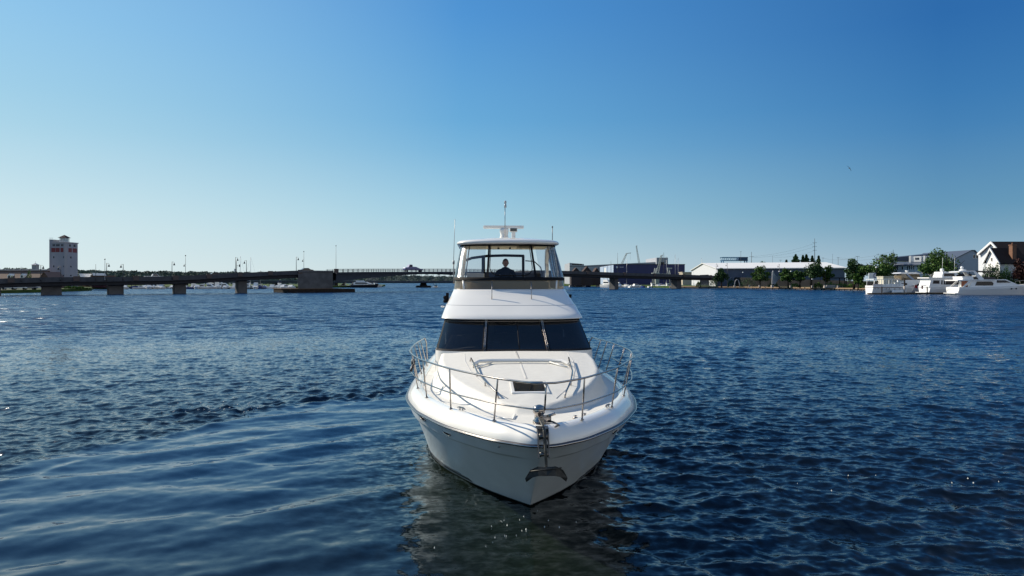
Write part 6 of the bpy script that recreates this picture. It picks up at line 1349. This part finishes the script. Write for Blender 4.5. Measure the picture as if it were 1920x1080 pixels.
# houseboat
e = yacht_at('houseboat', 1629.5, 207, R(3), 'white old cabin boat with flat canopy and row of portholes, leftmost of the moored boats', 'houseboat')
hull_loft(14.0, 4.2, 2.55, 2.3, M_yw, e, bow=.30, n=16); pr(e, 'toe_rail', [(0,1.95),(0,2.1),(9,2.05),(9,1.9)], -2.16, 2.16, mat('brown_trim', (.10,.04,.025), .6))
for x in (.6,1.5,2.6,4.0,5.0,6.6,8.2): b = MB(); b.lathe((x, -2.18, 1.6), [(.12,0),(.12,.06)], 10, axis='y'); b.build('porthole', M_glassd, e)
pr(e, 'canopy', [(.2,4.35),(.2,4.5),(8.3,4.55),(8.3,4.4)], -2.1, 2.1, M_yw)
for x in (.4,2.6,4.0,5.6,7.2,8.1): b = MB(); b.tube([(x-.0,-1.95,2.5),(x+.15,-1.95,4.4)], .07, 5); b.tube([(x,1.95,2.5),(x+.15,1.95,4.4)], .07, 5); b.build('canopy_post', M_yw, e)
pr(e, 'bulwark', [(0,2.5),(0,3.0),(3.0,3.0),(3.0,2.5)], -2.1, -2.0, mat('pinkish_white', (.65,.58,.56), .5)); pr(e, 'cabin', [(4.2,2.5),(4.2,3.0),(9.8,3.1),(9.8,2.5)], -1.7, 1.7, M_yw); pr(e, 'wheelhouse', [(8.6,2.4),(8.6,3.5),(8.3,3.5),(8.3,3.65),(11.3,3.65),(11.1,3.4),(11.3,2.4)], -1.5, 1.5, M_yw); pr(e, 'cabin_window', [(9.0,2.7),(9.0,3.3),(10.7,3.3),(10.8,2.7)], -1.52, 1.52, M_glassd)
b = MB(); b.grid([[(5.2,-2.9,.35),(5.2,-2.9,1.25),(5.2,-2.2,1.25)],[(8,-3.1,.35),(8,-3.1,1.3),(8,-2.2,1.3)],[(9.8,-2.7,.45),(9.8,-2.6,1.4),(9.8,-2.2,1.4)]]); o = b.build('dinghy_side', M_yw, e)
# second moored person: standing on the houseboat deck
JS = [(0,0,.92),(0,.01,1.12),(0,0,1.34),(0,-.01,1.48),(0,-.01,1.55),(-.10,0,.86),(-.12,-.02,.47),(-.12,.02,.08),(-.12,-.14,.04),(.10,0,.86),(.12,.0,.47),(.12,.04,.08),(.12,-.12,.04),(-.20,0,1.42),(-.25,-.02,1.14),(-.22,-.14,.92),(.20,0,1.42),(.25,-.02,1.14),(.22,-.14,.92)]
RS = [.15,.14,.165,.09,.055,.095,.065,.045,.04,.095,.065,.045,.04,.075,.05,.035,.075,.05,.035]
zz = 2.5; pe2, bo2 = person('person', (PX(1645.3, 206.2), 206.2, zz), R(20), 'person in dark clothes standing on the deck of the houseboat', JS, RS, ED, M_shirt, M_skin, M_hair, None); head_mesh((0,-.02,1.68), 1.0, M_skin, M_hair, pe2)
# flags, piles, dock
M_flag = mat('red_cloth', (.30,.02,.03), .8)
for i, (px, D, y, lb) in enumerate(((1716,207,536,'red flag hanging on a short staff between houseboat and middle yacht'),(1729,207.5,538,'drooping dark red flag on the stern of the middle yacht'))):
    e = empty('ensign', (PX(px,D), D, .5), 0, lb, 'flag'); h_ = PZ(y-3, D)-.5; b = MB(); b.tube([(0,0,0),(-.25,0,h_)], .03, 6); b.build('staff', M_globe, e)
    rows = [[(-.25+.02+dx*1.0, .08*math.sin(dx*9+j), h_-.1-.95*j/5-.25*dx) for dx in np.linspace(0, .85-.35*i, 6)] for j in range(6)]; b = MB(); b.grid(rows); b.build('flag_cloth', M_flag, e, fix=False)
for i, (px, D, yt, r_, mm, lb) in enumerate(((1696,203,521,.22,M_pile,'tall dark mooring pile with pale lower half between houseboat and middle yacht'),(1653.5,203.5,538,.16,M_pile,'short dark mooring pile against the houseboat hull'),(1738.5,201,538,.17,M_pile,'short dark mooring pile in front of the middle yacht'))):
    e = empty('mooring_pile', (PX(px,D), D, -.5), 0, lb, 'pile'); h_ = PZ(yt, D)+.5; b = MB(); b.tube([(0,0,0),(0,0,h_)], [r_,r_*.9], 10); b.build('timber', mm, e)
    if i == 0: b = MB(); b.tube([(0,0,.2),(0,0,h_*.55)], [r_*1.35,r_*1.3], 10); b.build('sleeve', M_pale, e)
    else: b = MB(); b.lathe((0,0,h_), [(r_,0),(r_*.5,.12)], 8); b.build('cap', M_black, e)
b = MB(); b.box((0,0,.42), (24,1.6,.22)); [b.tube([(x,-.7,-.5),(x,-.7,.5)], .14, 6) for x in np.arange(-11,12,3.5)]; b.box((0,-.1,.16), (23.6,1.2,.26)); o = b.build('finger_dock', mat('dock_wood', (.10,.08,.06), .85)); o.location = (PX(1740,203), 204, 0); tag(o, 'low wooden dock in front of the middle yacht', 'dock')
b = MB(); b.box((0,0,.32), (11,1.5,.22)); b.box((0,-.1,.1), (10.8,1.2,.24)); [b.tube([(x,-.7,-.5),(x,-.7,.4)], .14, 6) for x in np.arange(-5,6,3.3)]; o = b.build('finger_dock', mat('dock_wood', (.10,.08,.06), .85)); o.location = (PX(1665,202), 202.6, 0); tag(o, 'low wooden dock in front of the houseboat', 'dock')
# gull in the sky
e = empty('gull', (PX(1592, 90), 90, PZ(316, 90)), R(30), 'dark bird gliding high in the sky over the right bank', 'bird'); e.rotation_euler = (0, R(52), R(0))
b = MB(); b.grid([[(-.45+.9*t, y*(.9-abs(t-.5)), .10*math.sin(t*math.pi)-.0+z) for y, z in ((-.07,0),(0,.012),(.07,0))] for t in np.linspace(0,1,13)]); b.build('wings', M_black, e); b = MB(); b.lathe((0,0,.06), [(.01,-.2),(.045,-.08),(.05,.05),(.03,.16),(.01,.2)], 8, axis='y'); b.build('body', M_dark, e)
# foam flecks on the water
fo = MB(); g = random.Random(9)
def fleck(x, y, r): n = 6; a0 = g.uniform(0, 6); fo.add([(x+r*math.cos(a0+6.283*i/n)*g.uniform(.5,1.3), y+r*2.0*math.sin(a0+6.283*i/n)*g.uniform(.5,1.2), g.uniform(.03,.05)) for i in range(n)]+[(x,y,.065)], [(i,(i+1)%n,n) for i in range(n)])
for i in range(24): py = g.gauss(994, 26); py = max(955, min(1070, py)); D = H*F/(py-YH); fleck(PX(g.gauss(955, 48), D), D, g.uniform(.006, .014))
for i in range(46): 
    t = g.random(); px = 330+150*t+g.gauss(0, 28); py = 770-6*math.sin(t*3)+g.gauss(0, 6); D = H*F/(py-YH); fleck(PX(px, D), D, g.uniform(.012, .03))
for i in range(8): py = g.uniform(890, 925); D = H*F/(py-YH); fleck(PX(1450+g.uniform(0,430), D), D, g.uniform(.008, .014))
o = fo.build('foam', mat('foam_white', (.38,.41,.41), .7)); tag(o, kind='stuff')
